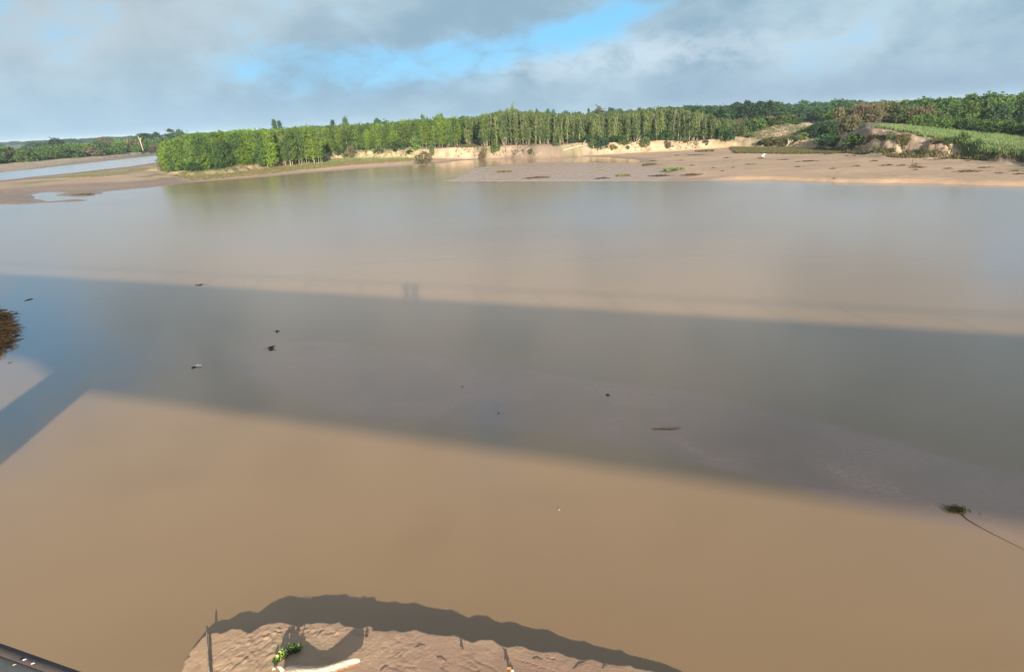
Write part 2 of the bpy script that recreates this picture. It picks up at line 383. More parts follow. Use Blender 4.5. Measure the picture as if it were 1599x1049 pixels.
C = lerp3(C, (.33, .25, .165), farl*1.0*sm((26-s0)/6)); C = lerp3(C, (.42, .35, .23), farl*sm((nB-.1)*3)*sm((34-s0)/8)*sm((s0-8)/6)); C = lerp3(C, (.09, .12, .04), farl*sm((s0-26)/6)*1.0)
C = lerp3(C, (.05, .085, .035), sm((Rr-380)/80)*(~farl))
C = lerp3(C, (.18, .13, .09), sm(-s0/1.0))
wet = np.clip(flat*.95 + sm((3.0-s0)/3)*.5*(1-right) + sm((PX-330)/-60)*sm((16-s0)/9)*.3*(~farl), 0, 1)
na, nr = A.shape
idx = np.arange(na*nr).reshape(na, nr)
nxt = np.roll(idx, -1, axis=0)
FQ = np.stack([idx[:, :-1], idx[:, 1:], nxt[:, 1:], nxt[:, :-1]], -1).reshape(-1, 4)
# clockwise azimuth: this order faces up
me = mkmesh('ground', np.stack([X, Y, h], -1).reshape(-1, 3), FQ[:, ::-1], True, vcol=C.reshape(-1, 3), vfloat={'wet': wet})
m, t, out = material('river_ground')
p = pos(t); c = attr(t, 'col').outputs['Color']; wv = attr(t, 'wet').outputs['Fac']
nn = t.noise(p, 1.3, 8, .65); nf = t.noise(p, .35, 5, .6)
fac = t.m('ADD', t.m('MULTIPLY', nn, .55), t.m('MULTIPLY', nf, .55))
hs = t.new('ShaderNodeHueSaturation'); t.l.new(c, hs.inputs['Color']); wd = t.m('SUBTRACT', 1.0, t.m('MULTIPLY', wv, .75)); t.put(hs.inputs['Value'], t.m('ADD', t.m('MULTIPLY', t.m('SUBTRACT', fac, .55), wd), 1.0))
rough = t.m('SUBTRACT', .9, t.m('MULTIPLY', wv, t.m('ADD', t.m('MULTIPLY', t.ss(nf, .35, .6), .35), .32)))
pbsdf(t, out, hs.outputs[0], rough, .35, t.m('MULTIPLY', nn, t.m('POWER', t.m('SUBTRACT', 1.0, wv), 2)), .7, .12)
M['ground'] = m
structure(obj('ground', me, m))

# ------------------------------------------------------------------ river water
SB = [P(a, b)[:2] for a, b in [(330, 560), (420, 600), (520, 640), (640, 655), (750, 668), (880, 683), (1000, 702), (1060, 716), (1130, 738), (1200, 757), (1260, 772), (1330, 792), (1420, 812), (1500, 832), (1599, 855), (1750, 890),
       (1750, 760), (1599, 740), (1480, 715), (1340, 670), (1150, 625), (1000, 600), (850, 580), (700, 560), (560, 535), (420, 530)]]
RIP = [P(a, b)[:2] for a, b in [(1022, 676), (1060, 672), (1100, 690), (1140, 712), (1135, 735), (1100, 725), (1050, 705)]]
RIP2 = [P(a, b)[:2] for a, b in [(1190, 690), (1260, 690), (1360, 720), (1480, 770), (1560, 800), (1570, 850), (1480, 825), (1380, 800), (1290, 775), (1230, 740)]]
aw = np.radians(np.concatenate([np.arange(-50, 50, .35), np.arange(50, 310, 4.0)]))
rw = np.concatenate([[.01, 3, 6, 8], np.arange(9, 45, .14), 45*1.03**np.arange(1, 180)])
A2, Rw = np.meshgrid(aw, rw, indexing='ij'); Xw = np.sin(A2)*Rw; Yw = np.cos(A2)*Rw
wob = fbm(Xw, Yw, 3.5, 4)
sb = sdf(Xw, Yw, SB)
nbar = Xw*BN[0] + Yw*BN[1]
bar = sm((sb + wob*.35)/.55+.3) * sm(1.0 - (nbar-19)/16.0)
wob2 = fbm(Xw, Yw, 1.6, 4)
rip = np.maximum(sm((sdf(Xw, Yw, RIP) + wob*.5 + wob2*.5)/1.0), .85*sm((sdf(Xw, Yw, RIP2) + wob*.8 + wob2*.8)/2.0))
rip = np.maximum(rip, .35*bar*sm(wob2*1.5+.3))
na, nr = A2.shape; idx = np.arange(na*nr).reshape(na, nr); nxt = np.roll(idx, -1, axis=0)
FQ = np.stack([idx[:, :-1], idx[:, 1:], nxt[:, 1:], nxt[:, :-1]], -1).reshape(-1, 4)[:, ::-1]
me = mkmesh('river_water', np.stack([Xw, Yw, 0*Xw], -1).reshape(-1, 3), FQ, True, vfloat={'bar': bar, 'rip': rip})
m, t, out = material('murky_water')
p = pos(t); bv = attr(t, 'bar').outputs['Fac']; rv = attr(t, 'rip').outputs['Fac']
ln = t.noise(t.scale(p, (.5, 1, 1)), .06, 4, .55)
base = t.mix(t.ss(ln, .35, .65), (.308, .189, .084), (.288, .176, .082))
st = t.noise(t.scale(p, (.3, 1.0, 1)), .25, 4, .5, .6); hv = t.new('ShaderNodeHueSaturation'); t.l.new(base, hv.inputs['Color']); t.put(hv.inputs['Value'], t.m('ADD', .98, t.m('MULTIPLY', t.ss(st, .3, .7), .04))); base = hv.outputs[0]
base = t.mix(bv, base, (.305, .186, .112))
grain = t.noise(p, 6.0, 6, .8, .6)
base = t.mix(t.m('MULTIPLY', rv, t.ss(grain, .30, .75)), base, (.60, .32, .235))
vl = t.new('ShaderNodeVectorMath', operation='LENGTH'); t.l.new(p, vl.inputs[0]); dist = vl.outputs['Value']      # broad reach of open water, wind-rippled in the middle
wd = t.m('MULTIPLY', t.ss(dist, 30, 110), t.m('SUBTRACT', 1.0, t.ss(dist, 170, 260)))
farw = t.ss(dist, 170, 260)
w1 = t.noise(t.scale(p, (1, 1, 1)), .55, 3, .5, .3); w2 = t.noise(t.scale(p, (.5, 1.1, 1)), 2.6, 4, .6, .2)
patch = t.ss(t.noise(t.scale(p, (.4, 1, 1)), .035, 3), .42, .60)
hgt = t.m('ADD', t.m('MULTIPLY', w1, t.m('ADD', t.m('ADD', .03, t.m('MULTIPLY', farw, .06)), t.m('MULTIPLY', wd, .028))), t.m('MULTIPLY', w2, t.m('ADD', t.m('MULTIPLY', t.m('MULTIPLY', patch, .03), t.m('SUBTRACT', 1.0, farw)), t.m('ADD', .004, t.m('MULTIPLY', wd, .028)))))
hgt = t.m('ADD', hgt, t.m('MULTIPLY', t.m('MULTIPLY', rv, grain), .035))
bn = t.new('ShaderNodeBump'); t.l.new(hgt, bn.inputs['Height']); bn.inputs['Strength'].default_value = .32; bn.inputs['Distance'].default_value = 1.0
df = t.new('ShaderNodeBsdfDiffuse'); t.l.new(base, df.inputs['Color'])
gl = t.new('ShaderNodeBsdfGlossy'); gl.inputs['Color'].default_value = (1, 1, 1, 1); t.l.new(bn.outputs[0], gl.inputs['Normal'])
t.put(gl.inputs['Roughness'], t.m('ADD', t.m('ADD', .10, t.m('ADD', t.m('MULTIPLY', wd, .06), t.m('MULTIPLY', farw, .16))), t.m('MULTIPLY', rv, .15)))
fr = t.new('ShaderNodeFresnel'); fr.inputs['IOR'].default_value = 1.58
mx = t.new('ShaderNodeMixShader'); t.l.new(fr.outputs[0], mx.inputs[0]); t.l.new(df.outputs[0], mx.inputs[1]); t.l.new(gl.outputs[0], mx.inputs[2]); t.l.new(mx.outputs[0], out.inputs[0])
M['water'] = m
structure(obj('river_water', me, m))

# ------------------------------------------------------------------ mud bank at the foot of the bridge
ED = [(280, 1060), (284, 1042), (292, 1024), (300, 1010), (312, 996), (326, 986), (346, 985), (362, 978), (378, 979), (391, 983), (402, 976), (414, 971), (432, 967), (450, 968), (458, 972), (470, 974),
      (482, 970), (500, 968), (520, 969), (532, 966), (542, 973), (560, 977), (578, 973), (588, 980), (604, 981), (616, 979), (632, 984), (648, 978), (664, 984), (684, 988), (704, 990),
      (712, 987), (724, 994), (738, 999), (752, 995), (770, 995), (782, 1001), (794, 1006), (806, 1003), (826, 1009), (846, 1014), (870, 1013), (890, 1020), (906, 1024), (924, 1024), (944, 1031),
      (965, 1034), (985, 1035), (1005, 1041), (1030, 1046), (1060, 1054), (1120, 1075), (1250, 1120)]
bank_h = lambda px: np.interp(px, [270, 300, 360, 430, 560, 700, 850, 1000, 1120, 1300], [.03, .07, .15, .26, .29, .235, .195, .10, .05, .04])
edge = [P(a, b, float(bank_h(a)))[:2] for a, b in ED]
bankp = edge + [(9, 7.0), (16, 4), (40, -6), (60, -60), (-20, -60), (-12, -10), (-10.5, 0), (-9, 6), (-8, 8.6)]
gx = np.concatenate([np.arange(-60, -9, 1.5), np.arange(-9, 5.5, .028), np.arange(5.5, 61, 1.5)])
gy = np.concatenate([np.arange(-60, 6, 1.0), np.arange(6, 9, .15), np.arange(9, 12.6, .026), np.arange(12.6, 14, .3)])
GX, GY = np.meshgrid(gx, gy, indexing='ij')
sd = sdf(GX, GY, bankp)
jag = fbm(GX, GY, .35, 4)*.04 + np.abs(fbm(GX, GY, .22, 2))*.05 - .015
sdj = sd + jag
gpx = px_of(GX, np.maximum(GY, 2), 0*GX+.3)[0]
bh = np.where(GY > 8, bank_h(gpx), .3)
hb = np.where(sdj < -.02, np.maximum(-.6, sdj*1.2), bh*sm((sdj+.02)/.075) + .015*np.clip(sdj, 0, 3))
inn = sm(sdj/.12)
hb = hb + inn*(.014*fbm(GX, GY, .9, 3) + .004*fbm(GX, GY, .18, 3))
# slumped flakes of drying mud in two patches and a few long cracks
def blob(px, py, rx, ry, z=.35):
    c = P(px, py, z); return np.exp(-(((GX-c[0])/rx)**2 + ((GY-c[1])/ry)**2))
fl = np.clip(blob(400, 1005, .75, .45) + blob(500, 985, .75, .16) + blob(430, 985, .5, .2) + .6*blob(620, 1010, .6, .3) + .5*blob(360, 1040, .6, .4), 0, 1)
rot = GX*.6 + GY*.8, -GX*.8 + GY*.6
f1 = vnoise(rot[0]*10 + 5*fbm(GX, GY, .5, 2), rot[1]*19 + 1.5*fbm(GX+9, GY, .4, 2))
hb = hb + inn*fl*.015*(sm((f1-.45)*4.5) - .4)*sm((vnoise(GX*5.5+3, GY*7.5)-.35)*4) + inn*fl*.012*fbm(GX, GY, .09, 2)
dn = np.abs(fbm(GX*.45+GY*.15, GY*1.6+GX*.7, .5, 3)); crack = sm((.045-dn)/.045)*np.clip(blob(880, 1030, 1.2, .5)+.7*blob(620, 1040, 1.0, .3)+.7*blob(760, 1030, 1, .5), 0, 1)
hb = hb - inn*crack*.014
nl = fbm(GX*.5, GY, .9, 4); ns = fbm(GX, GY, .25, 4)
CC = np.zeros(GX.shape+(3,)) + np.array([.45, .29, .185])
CC = lerp3(CC, (.50, .33, .20), sm(nl*1.4+.4)); CC = lerp3(CC, (.39, .245, .16), sm(ns*1.6+.1)*.7)
CC = lerp3(CC, (.32, .19, .125), blob(840, 1045, 2.5, .7)*.7); CC = lerp3(CC, (.43, .31, .18), blob(450, 1005, .7, .25))
CC = lerp3(CC, (.27, .165, .11), crack*.5)
CC = lerp3(CC, (.30, .18, .12), sm((.02-sdj)/.05))
na, nr = GX.shape; idx = np.arange(na*nr).reshape(na, nr)
FQ = np.stack([idx[:-1, :-1], idx[1:, :-1], idx[1:, 1:], idx[:-1, 1:]], -1).reshape(-1, 4)
me = mkmesh('mud_bank', np.stack([GX, GY, hb], -1).reshape(-1, 3), FQ, True, vcol=CC.reshape(-1, 3))
m, t, out = material('drying_mud'); p = pos(t); c = attr(t, 'col').outputs['Color']
n_a = t.noise(p, 14, 8, .7); n_b = t.noise(p, 60, 4, .7)
hs = t.new('ShaderNodeHueSaturation'); t.l.new(c, hs.inputs['Color']); t.put(hs.inputs['Value'], t.m('ADD', t.m('MULTIPLY', n_a, .4), .80))
pbsdf(t, out, hs.outputs[0], .8, .3, t.m('ADD', n_a, t.m('MULTIPLY', n_b, .4)), .7, .02)
M['mud'] = m
structure(obj('mud_bank', me, m))
from bisect import bisect_left
def bank_z(x, y):
    i = min(max(bisect_left(list(gx), x), 0), len(gx)-1); j = min(max(bisect_left(list(gy), y), 0), len(gy)-1)
    return float(hb[i, j])
def far_z(x, y):
    a = np.array([[x]], float); b = np.array([[y]], float)
    return float(ground(a, b, px_of(a, b, 0*a+2)[0])[0, 0])
def far_zs(x, y): 
    x = np.asarray(x, float); y = np.asarray(y, float)
    return ground(x, y, px_of(x, y, 0*x+2)[0])

def hit(px, py):
    """where the sight line through a pixel first meets the far ground"""
    d = ray(px, py); hd = np.hypot(d[0], d[1]); r = np.arange(66, 420, .5); x = d[0]/hd*r; y = d[1]/hd*r; zr = H + d[2]/hd*r
    z = far_zs(x, y); k = np.argmax(z >= zr) if (z >= zr).any() else len(r)-1
    return np.array([x[k], y[k], z[k]])
# ------------------------------------------------------------------ trees
def crown_clumps(g, n_cl, per, env, leaf, spread, up=.2, elong=1.8):
    """env(g,n)->(n,3) clump centres; leaves scattered round them"""
    c = env(g, n_cl); rep = np.repeat(c, per, axis=0)
    pts = rep + g.normal(size=rep.shape)*spread
    pts[:, 2] = np.maximum(pts[:, 2], .1)
    V, Fq = leaf_quads(pts, leaf*g.uniform(.6, 1.4, len(pts)), elong, up, g)
    return V, Fq, np.clip(np.repeat(g.random(n_cl), per)*.6 + g.random(len(pts))*.4, 0, 1)
def ell(z0, z1, r, pw=.5):
    def f(g, n):
        z = g.random(n); a = g.uniform(0, 2*pi, n); prof = np.sin(np.clip(z, .03, .97)**pw*pi)**.7
        q = r*prof*np.sqrt(g.uniform(.25, 1, n)); return np.stack([np.cos(a)*q, np.sin(a)*q, z0 + (z1-z0)*z], 1)
    return f
def trunk_geo(g, h, r, nbr=4, br=1.0, lean=.03, z0=.35, multi=1):
    mb = MB()
    for k in range(multi):
        a = g.uniform(0, 2*pi); l = lean*(1 + 2*(multi > 1)); b0 = np.array([g.normal()*.15*(multi > 1), g.normal()*.15*(multi > 1), 0])
        pts = [b0 + np.array([cos(a)*l*h*s*s + g.normal()*.03, sin(a)*l*h*s*s + g.normal()*.03, -.3 + (h+.3)*s]) for s in np.linspace(0, 1, 5)]
        mb.tube(pts, np.linspace(r, r*.25, 5), 5)
        for j in range(nbr):
            s = g.uniform(z0, .9); i = int(s*4); q = pts[i] + (pts[min(i+1, 4)]-pts[i])*(s*4-i)
            b = g.uniform(0, 2*pi); L = br*(1.1-s*.5)
            mb.tube([q, q+np.array([cos(b)*L*.5, sin(b)*L*.5, L*.5]), q+np.array([cos(b)*L, sin(b)*L, L*.9])], [r*.45, r*.3, r*.1], 4)
    return mb
TREE = {}
def tree_proto(key, seed, crown, trunk, cm, tm):
    V, Fq, rn = crown
    TREE.setdefault(key, []).append(dict(V=V, F=Fq, R=rn, cm=M[cm], tm=M[tm],
        crown=mkmesh('crown', V, Fq, False, face_rnd=rn), trunk=trunk.mesh('trunk'), T=trunk))
for s in range(6):
    g = np.random.default_rng(100+s)
    tree_proto('willow', s, crown_clumps(g, 50, 20, ell(.3, 9.2, 1.35, .75), .21, .30, .5, 2.4), trunk_geo(g, 8.5, .09, 6, 1.3, multi=2), 'willow', 'bark_brown')
for s in range(6):
    g = np.random.default_rng(200+s)
    tree_proto('poplar', s, crown_clumps(g, 40, 17, ell(1.8, 9.3, .95, .68), .19, .27, .6, 2.4), trunk_geo(g, 8.8, .055, 5, .8, .05), 'poplar', 'bark_pale')
for s in range(6):
    g = np.random.default_rng(300+s)
    tree_proto('reed', s, crown_clumps(g, 34, 14, ell(1.6, 9.6, .62, .62), .165, .20, 1.0, 3.0), trunk_geo(g, 9.2, .07, 4, .7, .08), 'reed', 'bark_pale')
for s in range(4):
    g = np.random.default_rng(400+s)
    tree_proto('round', s, crown_clumps(g, 60, 15, ell(2.0, 9.0, 3.0, .8), .55, .55, 0), trunk_geo(g, 7, .22, 6, 2.4, multi=2), 'wood', 'bark_brown')
for s in range(4):
    g = np.random.default_rng(500+s)
    tree_proto('tall', s, crown_clumps(g, 50, 14, ell(3.0, 14.0, 1.7, .6), .5, .45, .3), trunk_geo(g, 13, .2, 6, 1.6), 'dark', 'bark_brown')
for s in range(4):
    g = np.random.default_rng(600+s)
    tree_proto('bush', s, crown_clumps(g, 26, 15, ell(.15, 2.2, 1.3, .8), .24, .22, .3), trunk_geo(g, 1.6, .05, 4, .6, multi=3), 'shrub', 'bark_brown')
for s in range(3):
    g = np.random.default_rng(700+s)
    tree_proto('dry', s, crown_clumps(g, 44, 13, ell(.4, 5.0, 1.7, .8), .24, .36, .9, 3.2), trunk_geo(g, 4.5, .07, 8, 1.6, .12, .2, 4), 'brownbush', 'bark_brown')
CNT = {}
def plant_one(key, name, x, y, z, sc, rz, label, cat, group, cm=None):
    k = CNT.get(key, 0); CNT[key] = k+1; d = TREE[key][k % len(TREE[key])]
    r = thing(name, label, cat, (x, y, z), rz, group); r.scale = sc
    for nm, me, mt in (('crown', d['crown'], M[cm] if cm else d['cm']), ('trunk', d['trunk'], d['tm'])):
        if not me.materials: me.materials.append(mt)
        o = bpy.data.objects.new(nm, me); COL.objects.link(o); o.parent = r
        if cm and nm == 'crown':
            o.material_slots[0].link = 'OBJECT'; o.material_slots[0].material = mt
    return r
def mass(name, key, pts, scs, label, cat, cm=None, trunks=True, g=rng):
    """many plants joined: those past the ones built singly"""
    Vs, Fs, Rs, n = [], [], [], 0
    Tv, Tf, tn = [], [], 0
    for (x, y, z), sc in zip(pts, scs):
        d = TREE[key][g.integers(len(TREE[key]))]; a = g.uniform(0, 2*pi); c, s = cos(a), sin(a)
        for src, (LV, LF, LR) in (('c', (Vs, Fs, Rs)), ('t', (Tv, Tf, None))):
            if src == 'c': V0, F0, base = d['V'], d['F'], n
            else:
                if not trunks: continue
                if 'TV' not in d: d['TV'] = np.concatenate(d['T'].V); d['TF'] = np.array([f for f in d['T'].F if len(f) == 4])
                V0, F0, base = d['TV'], d['TF'], tn
            V = np.empty_like(V0); V[:, 0] = (V0[:, 0]*c - V0[:, 1]*s)*sc[0] + x; V[:, 1] = (V0[:, 0]*s + V0[:, 1]*c)*sc[0] + y; V[:, 2] = V0[:, 2]*sc[1] + z
            LV.append(V); LF.append(F0 + base)
            if src == 'c': Rs.append(d['R']*.7 + .3*g.random()); n += len(V0)
            else: tn += len(V0)
    me = mkmesh(name, np.concatenate(Vs), np.concatenate(Fs), False, face_rnd=np.concatenate(Rs))
    d = TREE[key][0]; o = obj(name, me, M[cm] if cm else d['cm']); tag(o, label, cat, kind='stuff')
    if trunks:
        nq = sum(len(f) for f in Tf)
        me2 = mkmesh('trunk', np.concatenate(Tv), np.concatenate(Tf), False, face_rnd=np.full(nq, .5))
        o2 = obj('trunk', me2, d['tm'], o); o2['kind'] = 'stuff'
    return o

def near(px, marks):
    return min(marks, key=lambda q: abs(q[0]-px))[1]
def pxx(x, y, z=3.0): return float(px_of(x, y, z)[0])
# --- the stand along the far bank
front = np.array([P(a, b, c)[:2] for a, b, c, d in TE if a <= 1160])
seg = np.linalg.norm(np.diff(front, axis=0), axis=1); cum = np.concatenate([[0], np.cumsum(seg)]); LEN = cum[-1]
def along(s): return np.array([np.interp(s, cum, front[:, 0]), np.interp(s, cum, front[:, 1])])
def normal(s):
    a, b = along(max(s-4, 0)), along(min(s+4, LEN)); t = (b-a)/np.linalg.norm(b-a); n = np.array([-t[1], t[0]])
    return n if n[1] > 0 else -n
frontpx = np.array([a for a, b, c, d in TE if a <= 1160], float)
top_py = lambda px: np.interp(px, [248, 262, 300, 350, 400, 450, 500, 540, 600, 650, 700, 740, 770, 800, 830, 870, 920, 960, 1000, 1040, 1070, 1100, 1130, 1160, 1200],
                                  [236, 220, 213, 208, 205, 202, 198, 196, 192, 188, 185.5, 183, 177, 171, 175, 178, 178, 176, 172, 168.5, 172, 177, 186, 196, 200])
def tall_for(x, y, z, jit):
    px, _ = px_of(x, y, z); d = ray(float(px), float(top_py(px)) + jit)
    return H + d[2]/math.hypot(d[0], d[1])*math.hypot(x, y) - z
K_LAB = {'willow': ('willow_tree', 'bright green leafy willow at the left end of the stand on the far bank', 'willows at the left end of the stand'),
         'poplar': ('young_poplar_tree', 'slender green tree with bare pale lower stem in the middle of the far bank stand', 'slender trees in the middle of the stand'),
         'reed': ('pole_willow_tree', 'tall thin pale stemmed grey green tree above the cream sand bank', 'pale stemmed thin trees right of the middle')}
spots = []
nfr = 300
for i in range(nfr):
    s = (i+.5)/nfr*LEN + rng.normal()*1.1; s = min(max(s, .5), LEN-.5)
    off = .9 + rng.random()**1.5*4.2 + 1.6*float(fbm(s, 3.0, 9, 2))
    p = along(s) + normal(s)*off; px = float(px_of(p[0], p[1], 2)[0]); spots.append((p[0], p[1], px))
def kind_at(px):
    q = px + rng.normal()*22
    return 'willow' if q < 425 else ('poplar' if q < 735 else 'reed')
def clear(px):   # thin spots in the front row
    return 713 < px < 748
zz = far_zs([s[0] for s in spots], [s[1] for s in spots])
ZONES = [(300, 'at its left tip by the spit'), (370, 'left of the yellow green shrub'), (410, 'behind the yellow green shrub'), (470, 'above the first sand gap'),
         (545, 'behind the low shrubs at the bank foot'), (605, 'above the upright brownish shrub'), (665, 'beside the blue green dense shrub'), (745, 'left of the thin spot'),
         (800, 'under the highest crown'), (860, 'above the fallen driftwood branches'), (920, 'above the cream bank face'), (985, 'behind the rounded blue green shrub'),
         (1050, 'behind the leaning fallen stem'), (1110, 'above the upright olive shrub'), (9999, 'at its right end')]
BT = {'willow': 9.5, 'poplar': 9.7, 'reed': 9.9}
for (x, y, px), z in zip(spots, zz):
    if clear(px): continue
    k = kind_at(px); hh = tall_for(x, y, z, rng.normal()*2.0 + 4)*rng.uniform(.88, 1.03)
    u_ = rng.random()
    if u_ < .22: hh *= rng.uniform(.45, .75)
    elif u_ > .90: hh *= rng.uniform(1.04, 1.13)
    nm, lb, gp = K_LAB[k]
    zone = next(t_z for lim, t_z in ZONES if px < lim); size = 'short' if hh < 6.3 else ('tall' if hh > 8.4 else 'middling')
    lb = {'willow': f'{size} leafy willow in the stand, {zone}', 'poplar': f'{size} slender green tree in the stand, {zone}',
          'reed': f'{size} pale stemmed tree in the stand, {zone}'}[k]; gp = size + ' ' + gp + ', ' + zone
    v = hh/BT[k]; hw = rng.uniform(.8, 1.25)
    plant_one(k, nm, x, y, z, (hw, hw, v), rng.uniform(0, 6.28), lb, 'tree', gp)
ug = []
for i in range(330):
    s = rng.random()*LEN; off = .4 + rng.random()*5
    if fbm(s, 40.0, 7, 2) < -.12: continue
    p = along(s) + normal(s)*off; ug.append((p[0], p[1]))
ugz = far_zs([q[0] for q in ug], [q[1] for q in ug])
mass('stand_undergrowth', 'bush', [(x, y, z-.05) for (x, y), z in zip(ug, ugz)], [(rng.uniform(.5, 1.1), rng.uniform(.35, 1.2)) for _ in ug], 'low dark green undergrowth between the stems of the stand', 'undergrowth', cm='dark', trunks=False)
rest = {'willow': [], 'poplar': [], 'reed': []}
for i in range(1450):
    s = rng.random()*LEN; off = 3.2 + rng.random()**1.3*34
    p = along(s) + normal(s)*off; px = float(px_of(p[0], p[1], 2)[0])
    if px > 1165: continue
    if clear(px) and off < 12: continue
    if px < 330 and off > 22: continue
    rest[kind_at(px)].append((p[0], p[1], off))
for k, L in rest.items():
    a = np.array(L); z = far_zs(a[:, 0], a[:, 1]); pts, scs = [], []
    for (x, y, off), zz_ in zip(a, z):
        zz_ = max(zz_, .6); hh = tall_for(x, y, zz_, rng.normal()*1.6 + .3)*rng.uniform(.95, 1.02)
        pts.append((x, y, zz_)); scs.append((rng.uniform(.95, 1.35), hh/BT[k]))
    nm, lb, gp = K_LAB[k]
    mass({'willow': 'willow_thicket', 'poplar': 'poplar_thicket', 'reed': 'pole_willow_thicket'}[k], k, pts, scs,
         {'willow': 'mass of willows behind the front rows at the left end of the stand', 'poplar': 'mass of slender green trees behind the middle front rows',
          'reed': 'mass of thin grey green trees behind the pale stemmed front rows'}[k], 'thicket')

# --- dark wood behind, right woods and far forest
def top_fit(x, y, z, py_line):
    px = float(px_of(x, y, z)[0]); d = ray(px, py_line(px)); return H + d[2]/math.hypot(d[0], d[1])*math.hypot(x, y) - z
def scatter(px0, px1, d0, d1, n, g=rng, pw=1.0):
    out = []
    for i in range(n):
        px = g.uniform(px0, px1); d = ray(px, 300); u = d[:2]/np.linalg.norm(d[:2]); r = d0 + (d1-d0)*g.random()**pw
        out.append((u[0]*r, u[1]*r))
    return out
DZ = [(1050, 'at its left end'), (1095, 'behind the last pale stems'), (1140, 'in its middle'), (1180, 'above the brown bushes'), (1205, 'at its highest crown'), (1225, 'at its right end')]
line_dark = lambda px: float(np.interp(px, [1020, 1060, 1100, 1130, 1160, 1190, 1205, 1218, 1228], [170, 168, 168, 164, 161, 160, 158.5, 163, 170]))
for i, (x, y) in enumerate(sorted(scatter(1040, 1222, 270, 330, 95), key=lambda q: q[1])):
    z = 3.0; hh = top_fit(x, y, z, line_dark)*rng.uniform(.8, 1.06)
    plant_one('tall', 'dark_tree', x, y, z, (1.15, 1.15, hh/14.0), rng.uniform(0, 6), 'tall dark tree in the wood right of the stand, ' + near(pxx(x, y), DZ), 'tree', 'dark wood ' + near(pxx(x, y), DZ))
# green and brown brush in front of that wood
for i, (x, y) in enumerate(scatter(1125, 1235, 205, 262, 46)):
    z = far_z(x, y); br = i % 3 == 0
    plant_one('dry' if br else 'bush', 'brown_bush' if br else 'green_bush', x, y, z, (1.5, 1.5, .85) if br else (2.0, 2.0, 1.8), rng.uniform(0, 6),
              'dry brown twiggy bush in front of the dark wood right of the stand' if br else 'rounded green bush between the stand and the bare sand mound', 'bush', 'brown bushes before the dark wood' if br else 'green bushes between stand and sand mound')
line_right = lambda px: float(np.interp(px, [1220, 1250, 1300, 1340, 1380, 1420, 1450, 1480, 1520, 1545, 1570, 1599, 1700], [172, 166, 163, 161.5, 160, 158.5, 156, 154.5, 150.5, 148, 150, 147, 142]))
WZ = [(1345, 'behind the mound tip'), (1400, 'above the brown bushes'), (1450, 'left of the highest crowns'), (1505, 'in the middle of the wood'), (1550, 'right of the middle'), (1599, 'at the right edge of the picture')]
RW = scatter(1335, 1680, 225, 300, 170)
for i, (x, y) in enumerate(sorted(RW, key=lambda q: q[1])):
    z = far_z(x, y)-.1; hh = top_fit(x, y, z, line_right)*rng.uniform(.8, 1.04)*(0.85 if math.hypot(x, y) < 240 else 1)
    plant_one('round', 'woodland_tree', x, y, z, (.85, .85, hh/9.3), rng.uniform(0, 6), 'green woodland tree behind the meadow, ' + near(pxx(x, y), WZ) + (', front' if math.hypot(x, y) < 255 else ', farther back'), 'tree', 'wood behind the meadow ' + near(pxx(x, y), WZ) + (' front' if math.hypot(x, y) < 255 else ' back'))
HZN = [(1235, 'next to the dark wood'), (1270, 'above the bright green shrub'), (1305, 'above the dark twiggy bushes'), (1340, 'next to the right wood')]
for i, (x, y) in enumerate(scatter(1225, 1345, 300, 420, 70)):
    z = 3.0; hh = top_fit(x, y, z, lambda q: line_right(q)+2.0)*rng.uniform(.8, 1.05)
    plant_one('round', 'distant_tree', x, y, z, (.9, .9, hh/9.3), rng.uniform(0, 6), 'dark tree in the hollow between the two woods, ' + near(pxx(x, y), HZN), 'tree', 'hollow trees ' + near(pxx(x, y), HZN), cm='dark')
# brown brush in front of the right woods
for i, (x, y) in enumerate(scatter(1285, 1450, 200, 235, 64)):
    z = far_z(x, y); plant_one('dry', 'brown_bush', x, y, z, (1.3, 1.3, rng.uniform(.4, .95)), rng.uniform(0, 6), 'dry brown leafless bush behind the eroded mound, ' + near(pxx(x, y), [(1290, 'at the left end of the brown row'), (1325, 'left of the mound tip'), (1352, 'straight behind the mound tip'), (1385, 'behind the start of the meadow'), (1425, 'where the brown row meets the green wood')]), 'bush', 'brown bushes ' + near(pxx(x, y), [(1290, 'left end'), (1325, 'left of tip'), (1352, 'behind tip'), (1385, 'meadow start'), (1425, 'right end')]))
for i, (x, y) in enumerate(scatter(1275, 1450, 200, 240, 34)):
    z = far_z(x, y); plant_one('bush', 'green_bush', x, y, z-.1, (1.5, 1.5, rng.uniform(1.2, 2.2)), rng.uniform(0, 6), 'green bush among the brown ones behind the eroded mound, ' + near(pxx(x, y), [(1290, 'at the left end'), (1352, 'above the mound tip'), (1425, 'at the right end')]), 'bush', 'green bushes among the brown ' + near(pxx(x, y), [(1290, 'left'), (1352, 'middle'), (1425, 'right')]))
for i, (x, y) in enumerate(scatter(1262, 1325, 170, 190, 26)):
    z = far_z(x, y); plant_one('dry', 'dark_twiggy_bush', x, y, z, (1.0, 1.0, .6), rng.uniform(0, 6), 'dark grey twiggy bush left of the eroded sand mound', 'bush', 'dark twiggy bushes left of the mound', cm='dark' if i % 2 else None)
